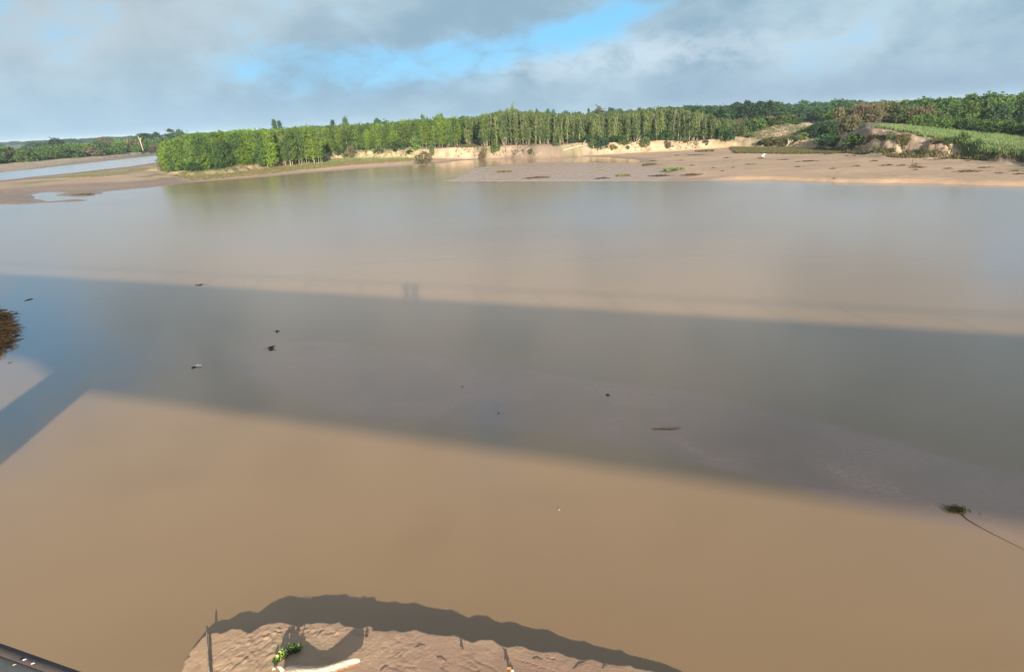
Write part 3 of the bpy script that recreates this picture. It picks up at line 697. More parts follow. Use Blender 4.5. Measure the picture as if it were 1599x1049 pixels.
for i in range(110):
    px = 1425 + 275*(i+rng.random())/110; row = i % 3
    q = hit(px, float(np.interp(px, [1425, 1500, 1599, 1700], [200, 207, 215, 224])) - row*1.6)
    plant_one('bush', 'hedge_bush', q[0], q[1], q[2]-.1, (1.25, 1.25, rng.uniform(.9, 1.35)), rng.uniform(0, 6), 'leafy bush behind the meadow, ' + near(px, [(1430, 'at the left end beside brown bushes'), (1480, 'left of the middle of the row'), (1530, 'in the middle of the row'), (1580, 'near the right edge of the picture')]), 'bush', 'bushes along the back of the meadow ' + near(px, [(1430, 'left'), (1480, 'left middle'), (1530, 'middle'), (1580, 'right')]))
# far forest to the horizon
fp = [(x, y) for x, y in scatter(380, 1330, 330, 900, 520, pw=.8)]
ts = [rng.uniform(.95, 1.45) for _ in fp]
def forest_h(px, r): return float(np.interp(px, [380, 520, 600, 760, 900, 1330], [7.4, 8.6, 9.0, 9.6, 9.8, 9.6]))
pts = [(x, y, 2.5) for x, y in fp]; scs = [(1.3, forest_h(float(px_of(x, y, 3.)[0]), 0)/9.3*rng.uniform(.85, 1.08)) for x, y in fp]
mass('distant_forest', 'round', pts, scs, 'flat distant dark green forest behind the stand reaching the horizon', 'forest', cm='dark', trunks=False)
fp = scatter(-150, 1750, 900, 3200, 700, pw=.7); pts = [(x, y, 2.8) for x, y in fp]; scs = [(3.4, .80*rng.uniform(.8, 1.12)) for _ in fp]
mass('horizon_forest', 'round', pts, scs, 'faint bluish forest line along the horizon', 'forest', cm='dark', trunks=False)

# skyline trees standing clear of the stand, one by one
def sky_tree(key, name, px, top, dist, width_px, label, cm=None, z=3.0, cat='tree'):
    d = ray(px, top); u = d[:2]/np.linalg.norm(d[:2]); x, y = u*dist
    hh = H + d[2]/np.linalg.norm(d[:2])*dist - z
    base = {'round': (9.3, 3.3), 'tall': (14.3, 1.9), 'dry': (5.3, 2.0), 'bush': (2.3, 1.4)}[key]
    ww = width_px/F*dist*.5/base[1]
    return plant_one(key, name, x, y, z, (ww, ww, hh/base[0]), rng.uniform(0, 6), label, cat, None, cm)
sky_tree('round', 'flat_topped_tree', 85, 217, 520, 24, 'broad grey green tree standing above the far left bank bushes', 'dark')
sky_tree('round', 'dark_topped_tree', 57, 225, 520, 16, 'low dark round tree left of the broad grey green one', 'dark')
sky_tree('tall', 'umbrella_tree', 224, 208.5, 560, 26, 'flat umbrella shaped tree behind the leaning bare trunk', 'dark')
sky_tree('round', 'small_dark_tree', 242, 207, 560, 14, 'small dark skyline tree between umbrella tree and the stand', 'dark')
sky_tree('tall', 'paired_dark_tree', 264, 201, 560, 14, 'taller dark skyline tree at the left tip of the stand', 'dark')
sky_tree('round', 'paired_round_tree', 279, 203, 560, 14, 'round dark skyline tree just right of the taller one by the stand tip', 'dark')
sky_tree('dry', 'bare_tree', 158, 215, 500, 26, 'pale bare twiggy tree among the far left bank bushes', 'brownbush')
sky_tree('tall', 'grey_skyline_tree', 427, 187, 420, 9, 'thin grey tree pair poking above the stand, left one', 'dark')
sky_tree('tall', 'grey_skyline_tree', 436, 188, 420, 8, 'thin grey tree pair poking above the stand, right one', 'dark')
sky_tree('tall', 'skyline_tree', 519, 188, 400, 9, 'narrow dark tree poking above the stand left of the rounded bright one', 'dark')
sky_tree('round', 'skyline_tree', 538, 184, 400, 12, 'rounded green tree rising above the stand beside a narrow dark one', 'wood')
sky_tree('round', 'skyline_tree', 588, 186, 420, 15, 'open crowned dark tree rising above the middle of the stand', 'dark')
sky_tree('tall', 'skyline_tree', 659, 178, 300, 9, 'pointed green tree rising highest above the middle of the stand', 'wood')
sky_tree('round', 'skyline_tree', 686, 180, 360, 26, 'broad dome shaped tree rising above the stand', 'wood')
sky_tree('round', 'skyline_tree', 725, 183, 420, 38, 'wide dark low dome tree behind the thin spot of the stand', 'dark')
sky_tree('round', 'skyline_tree', 800, 167, 240, 14, 'tall bright green tree topping the stand at its highest point', 'poplar')
sky_tree('round', 'skyline_tree', 838, 172, 420, 9, 'small dark round tree just right of the highest point of the stand', 'dark')
sky_tree('round', 'skyline_tree', 855, 172, 420, 12, 'first of two round dark crowns side by side above the stand', 'dark')
sky_tree('round', 'skyline_tree', 864, 172.5, 420, 10, 'second of two round dark crowns side by side above the stand', 'dark')
sky_tree('tall', 'skyline_tree', 919, 170, 300, 5, 'needle thin tree poking above the pale stemmed trees', 'dark')
sky_tree('round', 'skyline_tree', 935, 168.5, 420, 20, 'brownish round crowned tree beside the needle thin one', 'brownbush')
# far left bank bushes
lb_line = lambda px: float(np.interp(px, [-120, 0, 40, 60, 80, 110, 130, 170, 190, 250, 320], [234, 229, 228, 227, 227, 224, 222.5, 219.5, 217, 214.5, 212]))
FLZ = [(-10, 'at the left edge of the picture'), (30, 'left of the low dark round tree'), (57, 'below the low dark round tree'), (85, 'below the broad grey green tree'), (120, 'right of the broad grey green tree'), (158, 'around the pale bare twiggy tree'), (190, 'left of the leaning dead trunk'), (220, 'around the leaning dead trunk'), (255, 'close to the tip of the stand')]
for i in range(230):
    px = rng.uniform(-60, 330); base = float(np.interp(px, [-60, 0, 125, 250, 330], [262, 256.5, 246.5, 235.5, 231])) - (i % 6)*1.3 - rng.random()*1.2
    q = P(px, base, 1.6); hh = top_fit(q[0], q[1], 1.6, lb_line)*rng.uniform(.35, 1.0) if (i % 6) else rng.uniform(2.5, 4.5)
    plant_one('bush', 'riverside_bush', q[0], q[1], 1.5, (rng.uniform(2.0, 3.4),)*2 + (max(hh, 2.5)/2.25,), rng.uniform(0, 6),
              ('low' if hh < 4.6 else 'tall') + ' green bush on the far left bank, ' + near(px, FLZ), 'bush', ('low' if hh < 4.6 else 'tall') + ' bushes on the far left bank ' + near(px, FLZ), cm=['shrub', 'willow', 'shrub', 'wood'][i % 4] if i % 13 else 'brownbush')
a = ray(222, 225); q0 = P(222, 236, 1.6)
dl = np.linalg.norm(q0[:2]); 
def at_dist(px, py, dist):
    d = ray(px, py); k = dist/np.linalg.norm(d[:2]); return np.array([d[0]*k, d[1]*k, H + d[2]*k])
mb = MB(); e0, e1 = at_dist(222, 227, 380), at_dist(215, 212, 380); o0 = e0.copy(); o0[2] -= 2.5
mb.tube([o0-e0*0, e0*.5+e1*.5, e1], [.24, .2, .10], 7); mb.tube([e0*.55+e1*.45, (e0*.3+e1*.7)+(1.2, 0, .6)], [.2, .08], 5)
tag(obj('leaning_dead_trunk', mb.mesh('leaning_dead_trunk', True), M['deadwood']), 'pale bare leaning dead trunk on the far left bank', 'dead tree')

# ------------------------------------------------------------------ shrubs and grass on the banks
def shrub_at(px, py, z, w_px, h_px, name, label, cm=None, key='bush', group=None):
    q = hit(px, py); D = np.linalg.norm(q[:2]); hgt = h_px/F*D; ww = w_px/F*D*.5
    b = {'bush': (2.3, 1.45), 'dry': (5.3, 2.0)}[key]
    return plant_one(key, name, q[0], q[1], far_z(q[0], q[1])-.05, (ww/b[1], ww/b[1], hgt/b[0]), rng.uniform(0, 6), label, 'shrub', group, cm)
for px, py, z, wp, hp, lb_, cm, key in [
    (256, 268, .7, 16, 16, 'low leaning brown shrub at the left tip of the stand', 'brownbush', 'dry'),
    (385, 258, .9, 24, 14, 'yellow green shrub in front of the willows', 'willow', 'bush'),
    (423, 257, .9, 16, 16, 'leafy shrub on the sand below the willows, left of a gap', 'willow', 'bush'),
    (482, 252, 1, 12, 8, 'small shrub on the foot of the bank below the slender trees', 'shrub', 'bush'),
    (500, 250, 1, 20, 9, 'wide low shrub on the foot of the bank below the slender trees', 'shrub', 'bush'),
    (535, 247, 1.2, 22, 10, 'spreading green shrub below the slender trees', 'shrub', 'bush'),
    (550, 246, 1.2, 14, 16, 'upright brownish shrub beside the spreading green one', 'brownbush', 'bush'),
    (592, 241, 1.6, 18, 8, 'low green shrub at the lip of the sand bank', 'shrub', 'bush'),
    (622, 236, 2.4, 26, 15, 'blue green dense shrub at the foot of the slender trees', 'dark', 'bush'),
    (650, 237, 2.4, 14, 22, 'bright yellow green shrub beside the blue green dense one', 'willow', 'bush'),
    (640, 243, 1.2, 12, 6, 'small shrub on the cream sand below the blue green one', 'shrub', 'bush'),
    (662, 256, .3, 30, 18, 'grey twiggy snag bush at the water edge', 'brownbush', 'dry'),
    (675, 246, 1.2, 7, 20, 'thin upright shrub behind the twiggy snag', 'poplar', 'bush'),
    (755, 251, .3, 13, 17, 'leaning brown green shrub at the inlet edge', 'brownbush', 'dry'),
    (774, 240, 1, 16, 16, 'yellow green shrub hanging over the cream bank', 'willow', 'bush'),
    (829, 243, .8, 8, 8, 'little brown shrub beside the fallen driftwood branches', 'brownbush', 'dry'),
    (868, 232, 2, 12, 8, 'small grey green shrub on the cream bank face', 'reed', 'bush'),
    (925, 232, 2, 14, 14, 'grey green shrub at the end of the cream bank face', 'reed', 'bush'),
    (942, 236, 1, 24, 16, 'rounded blue green shrub on the sand below the pale trees', 'dark', 'bush'),
    (958, 235, 1.2, 14, 8, 'low yellowish shrub beside the rounded blue green one', 'drygrass', 'bush'),
    (974, 231, 1.5, 18, 12, 'dark green shrub below the pale stemmed trees', 'shrub', 'bush'),
    (980, 236, 1.0, 8, 5, 'tiny yellowish shrub under the dark green one', 'drygrass', 'bush'),
    (1008, 231, 1.5, 16, 14, 'grey green shrub on the bank under leaning stems', 'reed', 'bush'),
    (1043, 234, 1.0, 10, 14, 'upright olive shrub on the pale bank face', 'drygrass', 'bush'),
    (1070, 226, 2.0, 12, 8, 'small olive shrub near the top of the pale bank', 'reed', 'bush'),
    (1102, 228, 2, 10, 8, 'small yellow olive shrub near the right end of the stand', 'drygrass', 'bush'),
    (1128, 222, 2.6, 16, 20, 'bright leafy shrub at the right end of the stand', 'shrub', 'bush'),
    (1140, 224, 2.6, 14, 14, 'blue green shrub just right of the stand', 'dark', 'bush'),
    (1168, 215, 3.2, 20, 10, 'dense green shrub on the bare sand mound', 'shrub', 'bush'),
    (1268, 210, 3.2, 26, 11, 'bright green shrub right of the bare sand mound', 'shrub', 'bush'),
    (1206, 226, 1.6, 30, 10, 'olive shrub on the low broken bank, left of a pale branch', 'drygrass', 'bush'),
    (1252, 222, 2.0, 20, 10, 'grey green shrub on the low broken bank', 'reed', 'bush'),
    (1284, 229, 1.6, 26, 14, 'dark green shrub at the foot of the low bank', 'dark', 'bush'),
    (1302, 230, 1.6, 24, 14, 'green shrub beside the dark one at the foot of the low bank', 'shrub', 'bush'),
    (1330, 232, 1.3, 28, 16, 'green shrub at the foot of the eroded mound', 'shrub', 'bush'),
    (1345, 226, 2.0, 14, 10, 'small green shrub in a gully of the eroded mound', 'shrub', 'bush'),
    (1391, 218, 3.0, 12, 9, 'small green shrub halfway up the eroded mound face', 'reed', 'bush'),
    (1478, 228, 2.8, 14, 7, 'green shrub at the right end of the eroded mound', 'shrub', 'bush'),
    (1502, 226, 3.2, 18, 14, 'dark green shrub where the mound meets the meadow', 'shrub', 'bush'),
    (1525, 238, 1.8, 14, 14, 'upright shrub on the grassy slope below the meadow', 'wood', 'bush')]:
    shrub_at(px, py, z, wp, hp, 'shrub', lb_, cm, key)

def grass_field(name, label, poly_fn, n, hgt, wid, mat, cat='grass', zfun=far_zs, blades=3, zr=(.05, 99), clump=0):
    x, y = poly_fn(n); z = zfun(x, y); k = (z > zr[0]) & (z < zr[1]);
    if clump: k &= fbm(x, y, clump, 3) > .05
    x, y, z = x[k], y[k], z[k]; n = len(x)
    x = np.repeat(x, blades) + rng.normal(size=n*blades)*wid*1.5; y = np.repeat(y, blades) + rng.normal(size=n*blades)*wid*1.5; z = np.repeat(z, blades)
    n = len(x); hh = hgt*rng.uniform(.5, 1.3, n); a = rng.uniform(0, 2*pi, n); lx, ly = rng.normal(size=(2, n))*hh*.25
    V = np.stack([np.stack([x-np.cos(a)*wid, y-np.sin(a)*wid, z-.05], 1), np.stack([x+np.cos(a)*wid, y+np.sin(a)*wid, z-.05], 1), np.stack([x+lx, y+ly, z+hh], 1)], 1).reshape(-1, 3)
    me = mkmesh(name, V, np.arange(3*n).reshape(n, 3), False, face_rnd=rng.random(n))
    return tag(obj(name, me, mat), label, cat, kind='stuff')
def in_px(pts, z, n):
    """random points inside a ground polygon given in picture coordinates"""
    q = np.array([(P(a, b, z) if z is not None else hit(a, b))[:2] for a, b in pts]); lo, hi = q.min(0), q.max(0); X_, Y_ = [], []
    tot = 0
    while tot < n:
        x = rng.uniform(lo[0], hi[0], n*2); y = rng.uniform(lo[1], hi[1], n*2); k = sdf(x, y, q) > 0
        X_.append(x[k]); Y_.append(y[k]); tot += k.sum()
    return np.concatenate(X_)[:n], np.concatenate(Y_)[:n]
grass_field('meadow_grass', 'bright green tall grass of the meadow above the eroded bank', lambda n: in_px([(1362, 200), (1420, 198), (1500, 203), (1599, 211), (1750, 222), (1750, 255), (1599, 240), (1540, 234), (1490, 223), (1450, 214.5), (1400, 205)], None, n), 22000, .65, .10, M['grass'])
grass_field('slope_grass', 'taller green grass spilling down the slope at the right edge', lambda n: in_px([(1485, 221), (1530, 226), (1599, 233), (1760, 253), (1760, 270), (1599, 249), (1540, 246), (1495, 238)], None, n), 8000, .8, .11, M['grass'])
grass_field('bank_foot_weeds', 'olive brown weeds along the foot of the right bank', lambda n: in_px([(1140, 231), (1220, 230), (1300, 234), (1400, 239), (1500, 241), (1599, 248), (1700, 262), (1700, 272), (1599, 255), (1500, 249), (1400, 247), (1320, 240), (1240, 241), (1150, 240)], None, n), 9000, .45, .09, M['drygrass'], zr=(.3, 2.2))
grass_field('low_bank_weeds', 'olive weeds on the sand terrace before the sand mound', lambda n: in_px([(1140, 219), (1200, 217), (1320, 217), (1320, 228), (1200, 228), (1140, 226)], None, n), 5000, .5, .09, M['drygrass'], zr=(1.2, 3.6), clump=5)
grass_field('spit_grass', 'thin green grass strip along the left sand spit', lambda n: in_px([(30, 289), (70, 277), (150, 268), (225, 262), (250, 265), (215, 272), (150, 279), (90, 285)], .4, n), 5000, .16, .08, M['drygrass'], clump=9)
grass_field('shore_grass', 'patchy green grass on the shore below the willows', lambda n: in_px([(270, 274), (340, 268), (420, 258), (520, 250), (600, 245), (650, 244), (640, 251), (560, 256), (480, 263), (400, 271), (300, 279)], .6, n), 7000, .32, .10, M['drygrass'])
grass_field('shore_tufts', 'green tufts below the bank in the middle distance', lambda n: in_px([(470, 250), (560, 241), (640, 238), (700, 240), (640, 246), (560, 249), (470, 257)], 1.0, n), 3500, .45, .10, M['grass'])
grass_field('mound_weeds', 'sparse olive weeds on the bare sand mound', lambda n: in_px([(1155, 214), (1200, 200), (1260, 198), (1300, 206), (1290, 214)], None, n), 2200, .3, .08, M['drygrass'])
grass_field('mound_face_weeds', 'weedy tufts clinging to the eroded mound face', lambda n: in_px([(1325, 212), (1350, 206), (1420, 212), (1490, 226), (1490, 242), (1420, 240), (1330, 236)], None, n), 5000, .4, .09, M['drygrass'], zr=(.9, 4.2), clump=2.2)
grass_field('bank_face_weeds', 'tufts of weeds hanging on the lip and face of the cream bank', lambda n: in_px([(430, 252), (540, 238), (720, 230), (960, 220), (1150, 217), (1150, 230), (960, 238), (720, 244), (540, 250), (430, 260)], 1.6, n), 14000, .6, .10, M['drygrass'], zr=(.7, 3.5), clump=5)

# ------------------------------------------------------------------ debris, driftwood and small things on the far beach
def debris_clump(name, x, y, z, L, W_, hgt, label, group=None, n=40, mat='debris', rz=0., cat='debris', green=False, g=rng):
    mb = MB()
    for i in range(n):
        cx, cy = g.normal()*L*.28, g.normal()*W_*.28; a = g.normal()*.5 + (0 if g.random() < .6 else g.uniform(0, 3)); l = L*g.uniform(.12, .35)
        z0 = hgt*max(0, 1-(cx/L*2)**2)*g.random(); r = L*.012 + .004
        mb.tube([(cx-cos(a)*l*.5, cy-sin(a)*l*.5, z0*.6), (cx, cy, z0+r), (cx+cos(a)*l*.5, cy+sin(a)*l*.5, z0*.7+r)], [r*.6, r, r*.4], 4, g.random())
    # matted core
    k = 9; V = [(0, 0, hgt*.6)]; 
    for j in range(k): a = 2*pi*j/k; q = g.uniform(.3, .5); V.append((cos(a)*L*q, sin(a)*W_*q, -.03))
    for j in range(k): a = 2*pi*j/k; q = g.uniform(.14, .24); V.append((cos(a)*L*q, sin(a)*W_*q, hgt*g.uniform(.3, .6)))
    Fs = [(0, 1+k+j, 1+k+(j+1) % k) for j in range(k)] + [(1+k+j, 1+j, 1+(j+1) % k, 1+k+(j+1) % k) for j in range(k)]
    mb.add(V, Fs, .3)
    o = obj(name, mb.mesh(name), M[mat]); o.location = (x, y, z); o.rotation_euler = (0, 0, rz)
    return tag(o, label, cat, group)
beach = [(1224, 250, 20, 'long'), (1262, 252, 30, 'long'), (1187, 248, 12, ''), (1135, 247, 10, ''), (1247, 240, 26, 'long'), (1292, 241, 18, ''), (1323, 244, 8, ''), (1334, 244, 7, ''),
         (1246, 261, 10, ''), (1300, 264, 10, ''), (1338, 260, 12, ''), (1365, 252, 12, ''), (1384, 259, 20, 'dark'), (1408, 259, 14, ''), (1434, 262, 24, 'dark'), (1470, 249, 28, 'long'),
         (1480, 264, 12, ''), (1512, 268, 30, 'dark'), (1540, 262, 22, 'long'), (1560, 271, 12, ''), (1593, 273, 14, 'dark'), (1511, 252, 8, ''), (1080, 259, 8, ''), (1064, 251, 8, ''), (1114, 263, 6, ''),
         (1145, 262, 6, ''), (1128, 268, 7, ''), (1172, 257, 14, 'long'), (1058, 243, 10, ''), (1020, 252, 12, ''), (1302, 279, 5, ''), (1430, 266, 8, ''), (1430, 257, 8, ''), (1585, 268, 12, '')]
for i, (px, py, wpx, kd) in enumerate(beach):
    q = hit(px, py); z = q[2]; D = np.linalg.norm(q[:2]); L = wpx/F*D*.95
    lab = {'long': 'long thin streak of brown driftline debris on the right beach', 'dark': 'dark thick clump of washed up debris on the right beach', '': 'small brown clump of debris on the open right beach'}[kd]
    debris_clump('debris_clump', q[0], q[1], z, L, L*(.35 if kd == 'long' else .6), .12 if kd == 'long' else .22, lab, {'long': 'long debris streaks on the beach', 'dark': 'dark debris clumps on the beach', '': 'small debris clumps on the beach'}[kd], n=26)
for px, py, wpx, lab, mt in [(788, 269, 24, 'rounded grassy brown hump on the wet sand flat, nearest the blue water gap', 'drygrass'), (838, 278, 34, 'long low brown hump at the front of the wet sand flat', 'debris'),
                         (973, 275, 20, 'grassy double hump on the wet sand flat left of the beach', 'drygrass'), (1030, 275, 30, 'flat grey brown hump near the right end of the wet sand flat', 'debris'),
                         (1015, 258, 20, 'thin olive weed streak leading to the yellow green one', 'drygrass'), (1052, 265, 30, 'yellow green weed mat on the beach corner', 'grass'), (1080, 273, 26, 'dark weed streak trailing right of the yellow green mat', 'debris'),
                         (940, 279, 22, 'thin dark debris line at the water edge of the sand flat', 'debris'), (1100, 236, 26, 'olive weed mat below the pale bank', 'drygrass'), (130, 304, 26, 'low brown mud hump between the small pools on the left spit', 'mudhump')]:
    q = P(px, py, .05); z = max(far_z(q[0], q[1]), .0); q = P(px, py, z); D = np.linalg.norm(q[:2]); L = wpx/F*D
    if mt == 'mudhump' or mt == 'debris': 
        debris_clump('debris_hump', q[0], q[1], z, L, L*.45, .18, lab, n=60, mat='debris', rz=-.1)
    else:
        n = 420; c = np.clip(rng.normal(size=(n, 3)), -1.7, 1.7)*np.array([L*.27, L*.16, .10]); c[:, 2] = np.abs(c[:, 2])
        V, Fq = leaf_quads(c, .22, 2.4, .5); me = mkmesh('weed_mat', V, Fq, False, face_rnd=rng.random(n))
        tag(obj('weed_mat', me, M[mt], loc=(q[0], q[1], z)), lab, 'weeds')
def branch_pile(name, px0, py0, px1, py1, z, label, r=.14, mat='driftwood', forks=3, lift=.6, g=rng):
    a, b = hit(px0, py0), hit(px1, py1); b[2] += lift
    mid = a*.5 + b*.5 + (0, 0, .25); mb = MB(); mb.tube([a, mid, b], [r, r*.8, r*.4], 6)
    for k in range(forks):
        s = g.uniform(.25, .8); q = a*(1-s) + b*s + (0, 0, .15); d = (b-a)*g.uniform(.25, .4); e = q + d*.6 + np.array([g.normal()*1.0, g.normal()*1.0, g.uniform(.5, 1.5)])
        mb.tube([q, q*.5+e*.5+(0, 0, .2), e], [r*.6, r*.4, r*.15], 5)
    return tag(obj(name, mb.mesh(name, True), M[mat]), label, 'driftwood')
branch_pile('driftwood_branch', 800, 247, 828, 238, .5, 'long fallen driftwood branch leaning up the cream bank', .2)
branch_pile('driftwood_branch', 836, 245, 848, 242, .5, 'short forked driftwood piece beside the long fallen branch', .14)
branch_pile('driftwood_branch', 880, 235, 918, 231, 1.2, 'pale log lying along the foot of the cream bank', .2, 'deadwood', 2, .3)
branch_pile('driftwood_branch', 1225, 232, 1240, 223, 1.2, 'pale forked driftwood trunk on the low broken bank', .2, 'deadwood', 4)
branch_pile('driftwood_branch', 968, 238, 1006, 222, 1.0, 'thin pale fallen stem leaning against the bank under the pale trees', .1, 'deadwood', 2, 1.0)
branch_pile('driftwood_branch', 1440, 263, 1418, 261, 1, 'short dark stick lying among the beach debris', .08, 'debris', 1, .1)
# white sack on the beach
q = hit(1191, 245); z = q[2]; g = np.random.default_rng(5)
V, Fs = [], []; k, mrow = 12, 6
for i in range(mrow+1):
    for j in range(k):
        th = pi*i/mrow; ph = 2*pi*j/k; rr_ = 1+.22*g.normal()*(0 < i < mrow)
        V.append((cos(ph)*sin(th)*.42*rr_, sin(ph)*sin(th)*.3*rr_, .3 + .32*cos(th)*rr_ + .18*max(0, cos(ph))*sin(th)))
for i in range(mrow):
    for j in range(k): Fs.append((i*k+j, (i+1)*k+j, (i+1)*k+(j+1) % k, i*k+(j+1) % k))
sack = thing('white_sack', 'small bright white crumpled sack lying on the beach below the weedy bank', 'sack', (q[0], q[1], z)); sack.scale = (.75, .75, .75)
obj('bag', mkmesh('bag', V, Fs, False), M['white'], sack)
mb = MB(); mb.tube([(.25, 0, .5), (.42, 0, .66), (.62, .05, .72)], [.10, .06, .12], 7); obj('knotted_end', mb.mesh('knotted_end'), M['white'], sack)

# ------------------------------------------------------------------ things floating on the river
def float_clump(name, px, py, w_px, label, n=30, mat='debris', hgt=.06, asp=.5, rz=0.):
    q = P(px, py); D = np.linalg.norm(q); L = w_px/F*D*.85
    return debris_clump(name, q[0], q[1], 0.0, L, L*asp*2.2, hgt, label, n=n, mat=mat, rz=rz)
float_clump('floating_debris', 312, 445, 12, 'small dark twig clump floating at the far edge of the bridge shadow')
float_clump('floating_debris', 433, 517.5, 8, 'tiny dark floating bit above the two part leafy clump')
float_clump('floating_debris', 423, 542, 14, 'upper half of the floating leafy clump in the bridge shadow')
float_clump('floating_debris', 424, 546, 14, 'lower half of the floating leafy clump in the bridge shadow')
float_clump('floating_debris', 302, 574, 8, 'small dark floating bit beside a white one in the shadow')
float_clump('floating_debris', 949, 617, 9, 'lone small dark floating bit upstream of the floating stick')
float_clump('floating_debris', 778, 645, 4, 'tiny speck floating in the middle of the shadow', n=10)
float_clump('floating_debris', 722, 604, 4, 'tiny speck floating above the middle of the shadow', n=10)
float_clump('floating_debris', 873, 796, 4, 'tiny pale speck floating on the sunlit brown water', n=8, mat='deadwood')
q = P(309, 572); mb = MB(); mb.tube([(-.16, 0, .02), (0, .03, .05), (.17, 0, .03)], [.03, .055, .02], 6)
tag(obj('floating_bottle', mb.mesh('floating_bottle', True), M['white'], loc=q), 'small white piece of litter floating beside a dark bit', 'litter')
a, b = P(1018, 669.5), P(1062, 667.5); mb = MB(); a[2] = .02; b[2] = .03
mb.tube([a, a*.7+b*.3+(0, .03, .015), a*.35+b*.65+(0, -.04, .01), b], [.012, .03, .03, .015], 7)
tag(obj('floating_stick', mb.mesh('floating_stick', True), M['driftwood']), 'straight pale stick lying on the pinkish shallow bar', 'stick')
a, b = P(38, 470), P(52, 466.5); mb = MB(); mb.tube([a, a*.5+b*.5+(0, .1, .03), b], [.02, .04, .015], 5)
tag(obj('floating_stick', mb.mesh('floating_stick', True), M['debris']), 'thin curved twig floating near the left edge above the brown raft', 'stick')
# snagged weed clump with stick and line
q = P(1492, 796); root = thing('snagged_weed_clump', 'dark green weed clump snagged on a stick in the shallow water at right', 'weeds', (q[0], q[1], 0))
n = 240; c = rng.normal(size=(n, 3))*np.array([.12, .07, .03])*(.6+.8*rng.random((n, 1))); c[:, 2] = np.abs(c[:, 2])
V, Fq = leaf_quads(c, .032, 3.6, 0); obj('weed', mkmesh('weed', V, Fq, False, face_rnd=rng.random(n)), M['drygrass'], root)['kind'] = 'stuff'
mb = MB()
for i in range(34):
    a_ = rng.uniform(0, 2*pi); l = rng.uniform(.12, .34); cx, cy = rng.normal(size=2)*.05
    mb.tube([(cx, cy, .02), (cx+cos(a_)*l*.6, cy+sin(a_)*l*.4, rng.uniform(.02, .09)), (cx+cos(a_)*l, cy+sin(a_)*l*.7, .0)], [.006, .007, .002], 4)
obj('twigs', mb.mesh('twigs'), M['debris'], root)
a, b = P(1466, 788) - q, P(1486, 798) - q; mb = MB(); mb.tube([a+(0, 0, .05), a*.5+b*.5+(0, 0, .06), b+(0, 0, .03)], [.006, .016, .014], 6)
obj('stick', mb.mesh('stick', True), M['driftwood'], root)
mb = MB(); ln_ = [P(a_, b_) + (0, 0, .012) for a_, b_ in [(1498, 800), (1510, 811), (1525, 820), (1545, 831), (1565, 841), (1585, 851), (1605, 861), (1680, 900)]]
mb.tube(ln_, [.011, .011, .010, .009, .008, .007, .007, .007], 6)
tag(obj('trailing_branch', mb.mesh('trailing_branch', True), M['bark_brown']), 'long thin branch trailing from the snagged weed clump towards the right edge', 'branch')
# big brown raft of flood debris at the left edge
c0 = P(-66, 520); vw = c0[:2]/np.linalg.norm(c0[:2]); ang = math.atan2(vw[1], vw[0])
root = thing('debris_raft', 'large brown raft of matted roots and straw cut by the left edge of the picture', 'debris', (c0[0], c0[1], 0), ang)
g = np.random.default_rng(21); mb = MB(); RX, RY = 7.6, 2.25
for i in range(2600):
    a_ = g.uniform(0, 2*pi); q_ = math.sqrt(g.random())*(1.03 + .12*(g.random() < .12)); s0_ = np.array([RX*q_*cos(a_), RY*q_*sin(a_), .55*max(0, 1-q_*q_) + .06*g.random()])
    th = g.uniform(0, 2*pi) if g.random() < .5 else a_ + g.normal()*.6; l = g.uniform(.25, .8)*(1.5 if i % 25 == 0 else 1)
    e_ = s0_ + np.array([cos(th)*l, sin(th)*l, g.normal()*.08 - .03]); m_ = (s0_+e_)*.5 + np.array([g.normal()*.05, g.normal()*.05, .05 + .10*g.random()])
    e_[2] = max(e_[2], .0)
    mb.tube([s0_, m_, e_], [.025, .03, .006], 4, g.random())
o = obj('straw', mb.mesh('straw'), M['straw'], root); o['kind'] = 'stuff'
V, k, mr = [], 30, 6
for i in range(mr+1):
    for j in range(k):
        q_ = i/mr; a_ = 2*pi*j/k; r_ = 1 + .10*g.normal()*q_; V.append((RX*.93*q_*cos(a_)*r_, RY*.93*q_*sin(a_)*r_, .5*(1-q_*q_)+.12*g.random()-.08*(i == mr)))
Fs = [(i*k+j, (i+1)*k+j, (i+1)*k+(j+1) % k, i*k+(j+1) % k) for i in range(mr) for j in range(k)]
obj('matted_core', mkmesh('matted_core', V, Fs, False), M['debris'], root)
for px, py, wpx, lab in [(25, 490, 9, 'curled dark twig floating right of the brown raft, upper one'), (19, 500, 7, 'hooked twig close beside the brown raft'), (27, 524, 9, 'thin curved twig floating right of the middle of the brown raft'), (15, 567, 6, 'small dark bit floating just below the brown raft')]:
    float_clump('floating_twig', px, py, wpx, lab, n=5, rz=-.8, hgt=.1)

# ------------------------------------------------------------------ things on the near mud bank
def nb(px, py, dz=0.0):
    q = P(px, py, .4); z = bank_z(q[0], q[1]); q = P(px, py, z); return np.array([q[0], q[1], bank_z(q[0], q[1]) + dz])
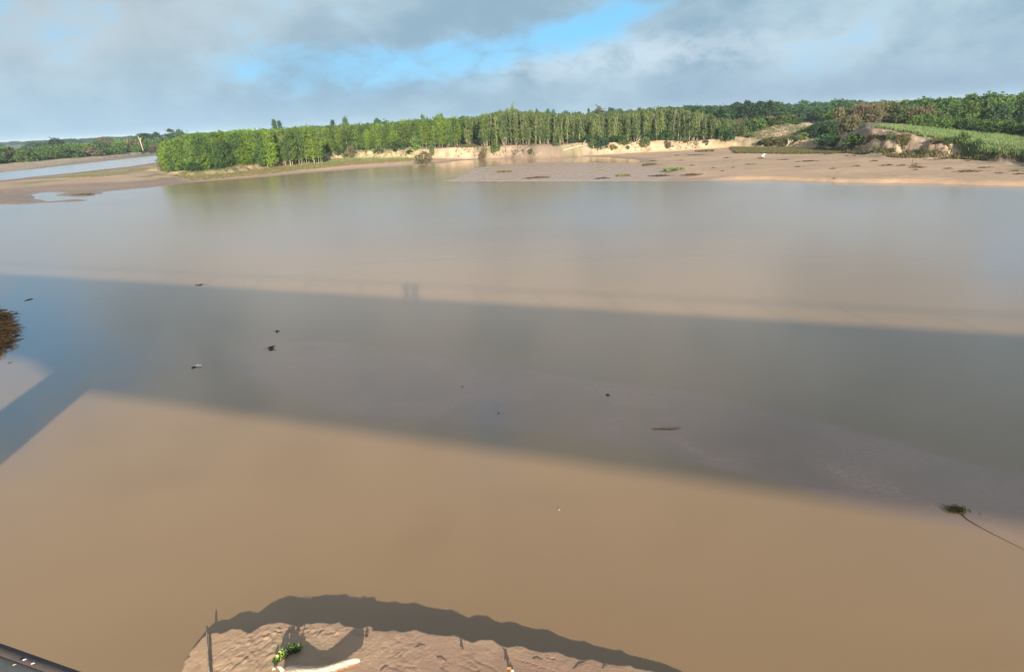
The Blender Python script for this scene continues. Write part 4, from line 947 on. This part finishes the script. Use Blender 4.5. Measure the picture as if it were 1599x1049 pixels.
# split log
la = P(436, 1054, .42); lb2 = P(563, 1032, .47)
n = 36; k = 16; g = np.random.default_rng(31)
V, Cl = [], []
ax = (lb2-la)/np.linalg.norm(lb2-la); side = np.cross((0, 0, 1), ax); side /= np.linalg.norm(side)
for i in range(n):
    s = i/(n-1); c = la*(1-s) + lb2*s; c[2] += -.085*sin(pi*min(1, s*1.05)) + .02*sin(9*s)
    c = c + side*.05*sin(pi*s)
    ra = np.interp(s, [0, .05, .15, .3, .7, .92, 1], [.06, .115, .135, .115, .095, .075, .055]); rz_ = ra*np.interp(s, [0, .2, .6, 1], [1.0, .9, .75, 1.0])
    for j in range(k):
        a_ = 2*pi*j/k; rr_ = 1 + .10*sin(3*a_+4*s) + .07*g.normal()*(.4) + .09*sin(11*a_)*.5
        if i == 0 or i == n-1: rr_ *= .75
        V.append(c + side*cos(a_)*ra*rr_ + np.array((0, 0, 1))*sin(a_)*rz_*rr_)
Fs = [(i*k+j, (i+1)*k+j, (i+1)*k+(j+1) % k, i*k+(j+1) % k) for i in range(n-1) for j in range(k)] + [tuple(range(k)), tuple((n-1)*k+j for j in range(k))[::-1]]
log = thing('split_log', 'bleached cream log with reddish brown flank propped on the near mud bank', 'log', tuple(la))
m, t, out = material('bleached_log'); gm = t.new('ShaderNodeNewGeometry'); nz = t.new('ShaderNodeSeparateXYZ'); t.l.new(gm.outputs['Normal'], nz.inputs[0])
tcn = t.new('ShaderNodeTexCoord').outputs['Object']; va = attr(t, 'bark').outputs['Fac']
gr = t.noise(t.scale(tcn, (2.0, 22, 22)), 1.6, 6, .6, .4)
wood = t.mix(t.ss(gr, .40, .62), (.62, .50, .36), (.42, .29, .18)); bark = t.mix(t.ss(gr, .35, .65), (.26, .115, .06), (.17, .075, .04))
pbsdf(t, out, t.mix(va, wood, bark), .75, .3, gr, .8, .012)
V = np.array(V) - la
bk = np.array([sm(np.array((-sin(2*pi*j/k) - cos(2*pi*j/k)*.55 + .25*g.normal()*.6)*1.6 - .1)) for i in range(n) for j in range(k)])
if side[1] > 0: bk = np.array([sm(np.array((-sin(2*pi*j/k)*.8 - cos(2*pi*j/k)*.9 + .15*g.normal())*1.6 - .55)) for i in range(n) for j in range(k)])
obj('trunk', mkmesh('trunk', V, Fs, True, vfloat={'bark': bk}), m, log)
mb = MB()
for s, dy in ((.06, .3),):
    c = (lb2-la)*s; mb.tube([c+(0, 0, .06), c+np.array((-.06, .04, .13)), c+np.array((-.12, .05, .15))], [.05, .04, .022], 7)
obj('knot', mb.mesh('knot', True), m, log)
# pole standing slanted at the bank edge
a = nb(327, 1062, .035); top_ = P(323, 977, .15); 
mb = MB(); pts_ = [a*(1-s) + top_*s + np.array([.006*sin(7*s), 0, .004*sin(5*s)]) for s in np.linspace(0, 1, 7)]
mb.tube(pts_, np.linspace(.026, .015, 7), 7)
tag(obj('leaning_pole', mb.mesh('leaning_pole', True), M['driftwood']), 'thin pale pole lying over the left edge of the near mud bank', 'pole')
# water hyacinth
m, t, out = material('hyacinth_leaf'); r = attr(t, 'rnd').outputs['Fac']; oi = t.new('ShaderNodeObjectInfo').outputs['Random']
b = pbsdf(t, out, t.mix(t.m('POWER', oi, 1.6), (.035, .13, .012), (.38, .42, .06)), .35, .5)
M['hyleaf'] = m
M['hydark'] = simple('dark_leaf', (.03, .10, .015), (.018, .06, .010), 20, rough=.4)
base = nb(452, 1032); hy = thing('water_hyacinth', 'round leaved yellow and green water plant beside the bleached log on the mud', 'plant', tuple(base))
def leafmesh(nm, L, W_):
    V = [(0, 0, 0)]; kk = 10
    for j in range(kk):
        a_ = 2*pi*j/kk; V.append((L*.5*cos(a_)*.55, W_*.5*sin(a_)*.55, .03*L))
    for j in range(kk):
        a_ = 2*pi*j/kk; V.append((L*.5*cos(a_), W_*.5*sin(a_), .16*L+.05*L*cos(2*a_)))
    Fs = [(0, 1+j, 1+(j+1) % kk) for j in range(kk)] + [(1+j, 1+kk+j, 1+kk+(j+1) % kk, 1+(j+1) % kk) for j in range(kk)]
    return mkmesh(nm, V, Fs, True, face_rnd=np.full(20, .5))
lm, lm2 = leafmesh('leaf', .075, .062), leafmesh('leaf', .11, .05)
lm.materials.append(M['hyleaf']); lm2.materials.append(M['hydark'])
g = np.random.default_rng(8); mbs = MB()
pa, pb, pc = nb(428, 1036), nb(452, 1020), nb(474, 1012)
for i in range(46):
    s = g.random(); c = (pa*(1-s*2) + pb*s*2) if s < .5 else (pb*(2-2*s) + pc*(2*s-1))
    c = c + np.array([g.normal()*.055, g.normal()*.07, 0]); z = .03 + g.random()*.12
    o = obj('leaf', lm if (s < .55 or g.random() < .2) else lm2, None, hy); o.location = (c[0]-base[0], c[1]-base[1], c[2]-base[2]+z)
    o.rotation_euler = (g.normal()*.5 + .25, g.normal()*.5, g.uniform(0, 6.28)); sc_ = g.uniform(.7, 1.25); o.scale = (sc_, sc_, sc_)
    r0 = np.array([c[0]*.6+pb[0]*.4-base[0], c[1]*.6+pb[1]*.4-base[1], .0]); e = np.array(o.location)
    mbs.tube([r0, r0*.4+e*.6+(0, 0, .01), e], [.008, .007, .004], 5, .4)
obj('stems', mbs.mesh('stems'), M['hydark'], hy)
# dead plant, small stump, dry tuft, litter
def twig_plant(name, px, py, hh, n, label, mat='straw', spread=.4, seed=1, cat='plant'):
    g = np.random.default_rng(seed); q = nb(px, py); mb = MB()
    for i in range(n):
        a_ = g.uniform(0, 2*pi); l = hh*g.uniform(.5, 1.1); s = spread*g.random()
        mb.tube([(g.normal()*.02, g.normal()*.02, -.02), (cos(a_)*s*l*.4, sin(a_)*s*l*.4, l*.6), (cos(a_)*s*l, sin(a_)*s*l, l)], [.009, .007, .002], 4, g.random())
        if i % 2: 
            c = np.array([[cos(a_)*s*l*.7, sin(a_)*s*l*.7, l*.8]]); V, Fq = leaf_quads(c, np.array([.05]), 2.5, .6, g); mb.add(V, Fq, g.random())
    return tag(obj(name, mb.mesh(name), M[mat], loc=q), label, cat)
twig_plant('dead_plant', 797, 1050, .13, 16, 'upright dead brown plant at the bottom edge of the mud bank', 'straw', .35, 3)
twig_plant('dry_tuft', 572, 992, .015, 14, 'tiny dry tuft near the jagged rim of the mud bank', 'debris', .8, 4)
twig_plant('dry_tuft', 722, 1012, .05, 8, 'tiny dry twig on the smooth mud right of the log', 'debris', 1.0, 5)
q = nb(428, 1047, .03); mb = MB(); mb.tube([(-.03, 0, 0), (.0, .01, .03), (.04, 0, .01)], [.02, .035, .015], 7)
tag(obj('pale_stone', mb.mesh('pale_stone', True), M['deadwood'], loc=q), 'small pale stone lying at the left end of the log', 'stone')
q = nb(800, 1049, .02); mb = MB(); mb.tube([(-.02, 0, 0), (.0, .01, .02), (.025, 0, .0)], [.012, .02, .01], 7)
tag(obj('white_litter', mb.mesh('white_litter', True), M['white'], loc=q), 'tiny white bit of litter beside the dead plant', 'litter')
for i, (px, py) in enumerate([(520, 1046), (600, 1044), (655, 1010), (690, 1030), (840, 1030), (905, 1040), (945, 1042)]):
    q = nb(px, py, .008); g = np.random.default_rng(50+i); a_ = g.uniform(-.6, .6); l = g.uniform(.05, .16); mb = MB()
    mb.tube([(-cos(a_)*l, -sin(a_)*l, 0), (0, .01, .01), (cos(a_)*l, sin(a_)*l, 0)], [.004, .007, .003], 5)
    tag(obj('twig', mb.mesh('twig'), M['debris'], loc=q), 'short dark twig lying flat on the near mud', 'twig', 'twigs on the near mud')

# ------------------------------------------------------------------ the bridge the picture is taken from
TOP, WALK, NED = 8.77, 8.42, .81
br = thing('bridge', 'concrete road bridge over the river, its steel edged rim just in frame at lower left', 'bridge', (0, 0, 0), radians(-21.7))
def bbox(name, x0, x1, n0, n1, z0, z1, mat, parent=br, bevel=.0):
    mb = MB(); mb.box(x0, x1, n0, n1, z0, z1); return obj(name, mb.mesh(name), M[mat], parent)
X0, X1 = -150, 110
bbox('deck_slab', X0, X1, -10.6, NED-.04, 8.12, WALK, 'concrete')
bbox('kerb_beam', X0, X1, -.15, NED-.028, WALK+.003, TOP, 'concrete')
bbox('kerb_beam', X0, X1, -10.6, -9.9, WALK+.003, TOP, 'concrete')
bbox('road_surface', X0, X1, -9.3, -1.4, WALK+.004, WALK+.06, 'asphalt')
mb = MB(); mb.box(X0, X1, NED-.026, NED, 8.45, TOP+.006)
obj('steel_edge', mb.mesh('steel_edge'), M['rust'], br)
PB = [-14.55, -54.55, 27.0, 67.0]    # pier positions along the bridge
for n0 in (-10.3, -7.6, -5.0, -2.2, -.1):
    # haunched girder: underside raised by the first pier, shaped to leave a sunlit water patch
    mb = MB(); xs = np.arange(X0, X1+.1, 1.0)
    def zb(x):
        d = x - PB[0]
        if -30 < d < 3.6: return 7.3 + .6*min(1, (3.6-d)/4.5)
        return 7.3
    V = []
    for x in xs:
        b_ = zb(x)
        V += [(x, n0, b_), (x, n0+.45, b_), (x, n0+.45, 8.115), (x, n0, 8.115)]
    Fs = [(i*4+j, i*4+(j+1) % 4, (i+1)*4+(j+1) % 4, (i+1)*4+j) for i in range(len(xs)-1) for j in range(4)] + [(3, 2, 1, 0), tuple((len(xs)-1)*4+j for j in range(4))]
    mb.add(V, [f[::-1] for f in Fs]); obj('girder', mb.mesh('girder'), M['concrete'], br)
for i, b in enumerate(PB):
    px_ = B(b, -5, 0); pr = thing('bridge_pier', ['round bridge pier whose shadow crosses the left of the water', 'bridge pier farther off to the left', 'bridge pier to the right of the viewer', 'bridge pier farthest to the right'][i], 'bridge pier', (px_[0], px_[1], 0), radians(-21.7))
    mb = MB(); mb.tube([(0, 0, -1.4), (0, 0, 6.9)], [1.32, 1.32], 40); obj('column', mb.mesh('column'), M['concrete'], pr)
    mb = MB(); mb.box(-1.4, 1.4, -1.4, 1.4, 6.9, 7.29); obj('cap_beam', mb.mesh('cap_beam'), M['concrete'], pr)
for n0, lab in ((-.05, 'thin steel railing on the river side kerb of the bridge'), (-10.3, 'thin steel railing on the far kerb of the bridge')):
    rl = thing('bridge_railing', lab, 'railing', B(0, n0, TOP), radians(-21.7))
    mb = MB(); mb.tube([(X0, 0, 1.09), (X1, 0, 1.09)], .035, 8); obj('top_rail', mb.mesh('top_rail'), M['steel'], rl)
    pm = MB(); pm.tube([(0, 0, 0), (0, 0, 1.06)], .035, 8); pme = pm.mesh('post'); pme.materials.append(M['steel'])
    for kk in range(-14, 20):
        o = bpy.data.objects.new('post', pme); COL.objects.link(o); o.parent = rl; o.location = (.3+4.15*kk, 0, 0)
# gritty litter on the steel edge
for (px, py, mt, lab) in [(38, 1030, 'white', 'bright chip lying on the steel rim of the bridge'), (51, 1036, 'white', 'second bright chip lying on the steel rim of the bridge'), (22, 1038, 'deadwood', 'pale chip on the concrete inside the steel rim')]:
    q = P(px, py, TOP+.012); mb = MB(); mb.tube([(-.004, 0, 0), (0, .001, .001), (.004, .003, 0)], [.0007, .0014, .0006], 5)
    tag(obj('chip', mb.mesh('chip'), M[mt], loc=q), lab, 'chip')

# two people at the railing (their shadows fall on the water)
def mat_plain(name, col, rough=.8):
    m, t, out = material(name); n = t.noise(t.new('ShaderNodeTexCoord').outputs['Object'], 18, 4)
    pbsdf(t, out, t.mix(n, col, tuple(c*.8 for c in col)), rough, .3, n, .2, .01); return m
skin = mat_plain('skin', (.45, .27, .19), .55); hair = mat_plain('hair', (.03, .02, .015)); shirt1 = mat_plain('blue_shirt', (.08, .14, .30)); shirt2 = mat_plain('red_shirt', (.35, .06, .05)); jeans = mat_plain('jeans', (.05, .07, .13)); shoe = mat_plain('shoes', (.05, .04, .04))
def skinned(name, verts, edges, radii, mat, parent, sub=2, rootv=0):
    me = bpy.data.meshes.new(name); me.from_pydata(verts, edges, []); o = bpy.data.objects.new(name, me); COL.objects.link(o); o.parent = parent
    me.materials.append(mat); md = o.modifiers.new('skin', 'SKIN'); md.use_smooth_shade = True
    for i, r_ in enumerate(radii): me.skin_vertices[0].data[i].radius = (r_ if isinstance(r_, tuple) else (r_, r_))
    for i in range(len(verts)): me.skin_vertices[0].data[i].use_root = (i == rootv)
    o.modifiers.new('sub', 'SUBSURF').levels = sub; o.modifiers['sub'].render_levels = sub
    return o
def person(b, n, label, shirt, hscale, hold):
    c = B(b, n, WALK); pr = thing('person', label, 'person', c, radians(-21.7)); s = hscale
    hz = 1.58*s
    arm = ([(.20, .02, 1.38), (.23, .20, 1.30), (.10, .40, 1.45), (.05, .46, 1.52)] if hold else [(.21, 0, 1.38), (.27, .12, 1.12), (.20, .36, 1.10), (.18, .40, 1.12)])
    arml = ([(-.20, .02, 1.38), (-.23, .20, 1.30), (-.10, .40, 1.45), (-.05, .46, 1.52)] if hold else [(-.21, 0, 1.38), (-.27, .08, 1.12), (-.22, .34, 1.10), (-.20, .40, 1.12)])
    V = [(0, 0, .92), (0, 0, 1.08), (0, .01, 1.25), (0, 0, 1.38), (0, 0, 1.47), (0, .01, 1.53), (.10, 0, .86), (.11, .02, .48), (.11, -.02, .09), (.11, .12, .04), (-.10, 0, .86), (-.11, .02, .48), (-.11, -.02, .09), (-.11, .12, .04)] + arm + arml
    Ed = [(0, 1), (1, 2), (2, 3), (3, 4), (4, 5), (0, 6), (6, 7), (7, 8), (8, 9), (0, 10), (10, 11), (11, 12), (12, 13), (3, 14), (14, 15), (15, 16), (16, 17), (3, 18), (18, 19), (19, 20), (20, 21)]
    Rd = [(.15, .11), (.13, .10), (.155, .11), (.13, .09), .055, .055, .085, .058, .042, .035, .085, .058, .042, .035, .055, .042, .034, .028, .055, .042, .034, .028]
    V = [(x*s, y*s, z*s) for x, y, z in V]
    body = skinned('body', V, Ed, Rd, shirt, pr)
    # legs in jeans as clothing over the body
    Vj = [V[0], V[6], V[7], (V[8][0], V[8][1], .10*s), V[10], V[11], (V[12][0], V[12][1], .10*s)]
    skinned('trousers', Vj, [(0, 1), (1, 2), (2, 3), (0, 4), (4, 5), (5, 6)], [(.16, .12), .095, .068, .055, .095, .068, .055], jeans, pr)
    # head
    V2, F2 = [], []; k, mr = 20, 14
    for i in range(mr+1):
        for j in range(k):
            th = pi*i/mr; ph = 2*pi*j/k; x = .073*sin(th)*cos(ph); y = .092*sin(th)*sin(ph); z = .115*cos(th)
            if z < -.03: x *= 1-.28*(-z-.03)/.085; y = y*(1-.1*(-z-.03)/.085) + .008
            if abs(x) < .016 and y > .05 and -.035 < z < .02: y += .022*(1-abs(z+.02)/.05)      # nose
            if abs(abs(x)-.032) < .012 and y > .06 and 0 < z < .03: y -= .008                      # eye hollows
            V2.append((x, y+.015, z+hz+.0))
    for i in range(mr):
        for j in range(k): F2.append((i*k+j, (i+1)*k+j, (i+1)*k+(j+1) % k, i*k+(j+1) % k))
    obj('head', mkmesh('head', V2, F2, True), skin, pr)
    mb = MB()
    for sx in (-1, 1): mb.tube([(sx*.074, .01, hz-.025), (sx*.086, .005, hz), (sx*.078, .01, hz+.028)], [.008, .014, .010], 6)
    obj('ears', mb.mesh('ears', True), skin, pr)
    V3 = [((x)*1.08, (y-.015-.015)*1.08+.012, (z-hz)*1.08+hz+.008) for x, y, z in V2]; F3 = [f for f in F2 if np.mean([V3[i][2] for i in f]) > hz+.035 or (np.mean([V3[i][1] for i in f]) < -.02 and np.mean([V3[i][2] for i in f]) > hz-.06)]
    obj('hair', mkmesh('hair', V3, F3, True), hair, pr)
    for sx, w0, w1 in ((1, V[16], V[17]), (-1, V[20], V[21])):
        w0 = np.array(w0); w1 = np.array(w1); d = (w1-w0)/np.linalg.norm(w1-w0); sd_ = np.cross(d, (0, 0, 1)); sd_ /= np.linalg.norm(sd_); up = np.cross(sd_, d)
        hv = [w1, w1+d*.05]; he = [(0, 1)]; hr = [.026, .03]
        for fi, (o_, l_) in enumerate(((-.027, .062), (-.009, .072), (.009, .068), (.026, .054))):
            b0 = w1 + d*.065 + sd_*o_; p1 = b0 + d*l_*.45 - up*.006; p2 = b0 + d*l_*.75 - up*.025; nn_ = len(hv); hv += [b0, p1, p2]; he += [(1, nn_), (nn_, nn_+1), (nn_+1, nn_+2)]; hr += [.011, .009, .007]
        b0 = w1 + d*.02 - sd_*.032*sx; p1 = b0 + d*.03 - sd_*.02*sx - up*.015; nn_ = len(hv); hv += [b0, p1]; he += [(0, nn_), (nn_, nn_+1)]; hr += [.012, .009]
        skinned('hand', [tuple(v) for v in hv], he, hr, skin, pr, 1)
    for sx in (-1, 1):
        mb = MB(); mb.tube([(sx*.11*s, -.09, .045), (sx*.11*s, 0, .055), (sx*.11*s, .10, .045), (sx*.11*s, .19, .035)], [.035, .048, .045, .028], 10); obj('shoe', mb.mesh('shoe', True), shoe, pr)
    return pr
person(-.17, -.50, 'person in a blue shirt and jeans standing at the bridge railing, left of the two', shirt1, 1.02, False)
person(.50, -.62, 'person in a red shirt and jeans at the bridge railing holding up a phone', shirt2, 1.0, True)

# ------------------------------------------------------------------ air
HZ = MB(); HZ.box(-7200, 7200, -7200, 7200, -3.0, 24.0)
hz = obj('haze', HZ.mesh('haze')); hz['kind'] = 'stuff'; hz['label'] = 'thin pale morning haze over the river plain'; hz['category'] = 'haze'
m = bpy.data.materials.new('haze'); m.use_nodes = True; t = NT(m.node_tree); t.n.clear(); out = t.new('ShaderNodeOutputMaterial')
pv = t.new('ShaderNodeVolumePrincipled'); pv.inputs['Color'].default_value = (.62, .80, .92, 1); pv.inputs['Density'].default_value = .00017; pv.inputs['Anisotropy'].default_value = 0.0
t.l.new(pv.outputs[0], out.inputs['Volume']); hz.data.materials.append(m)
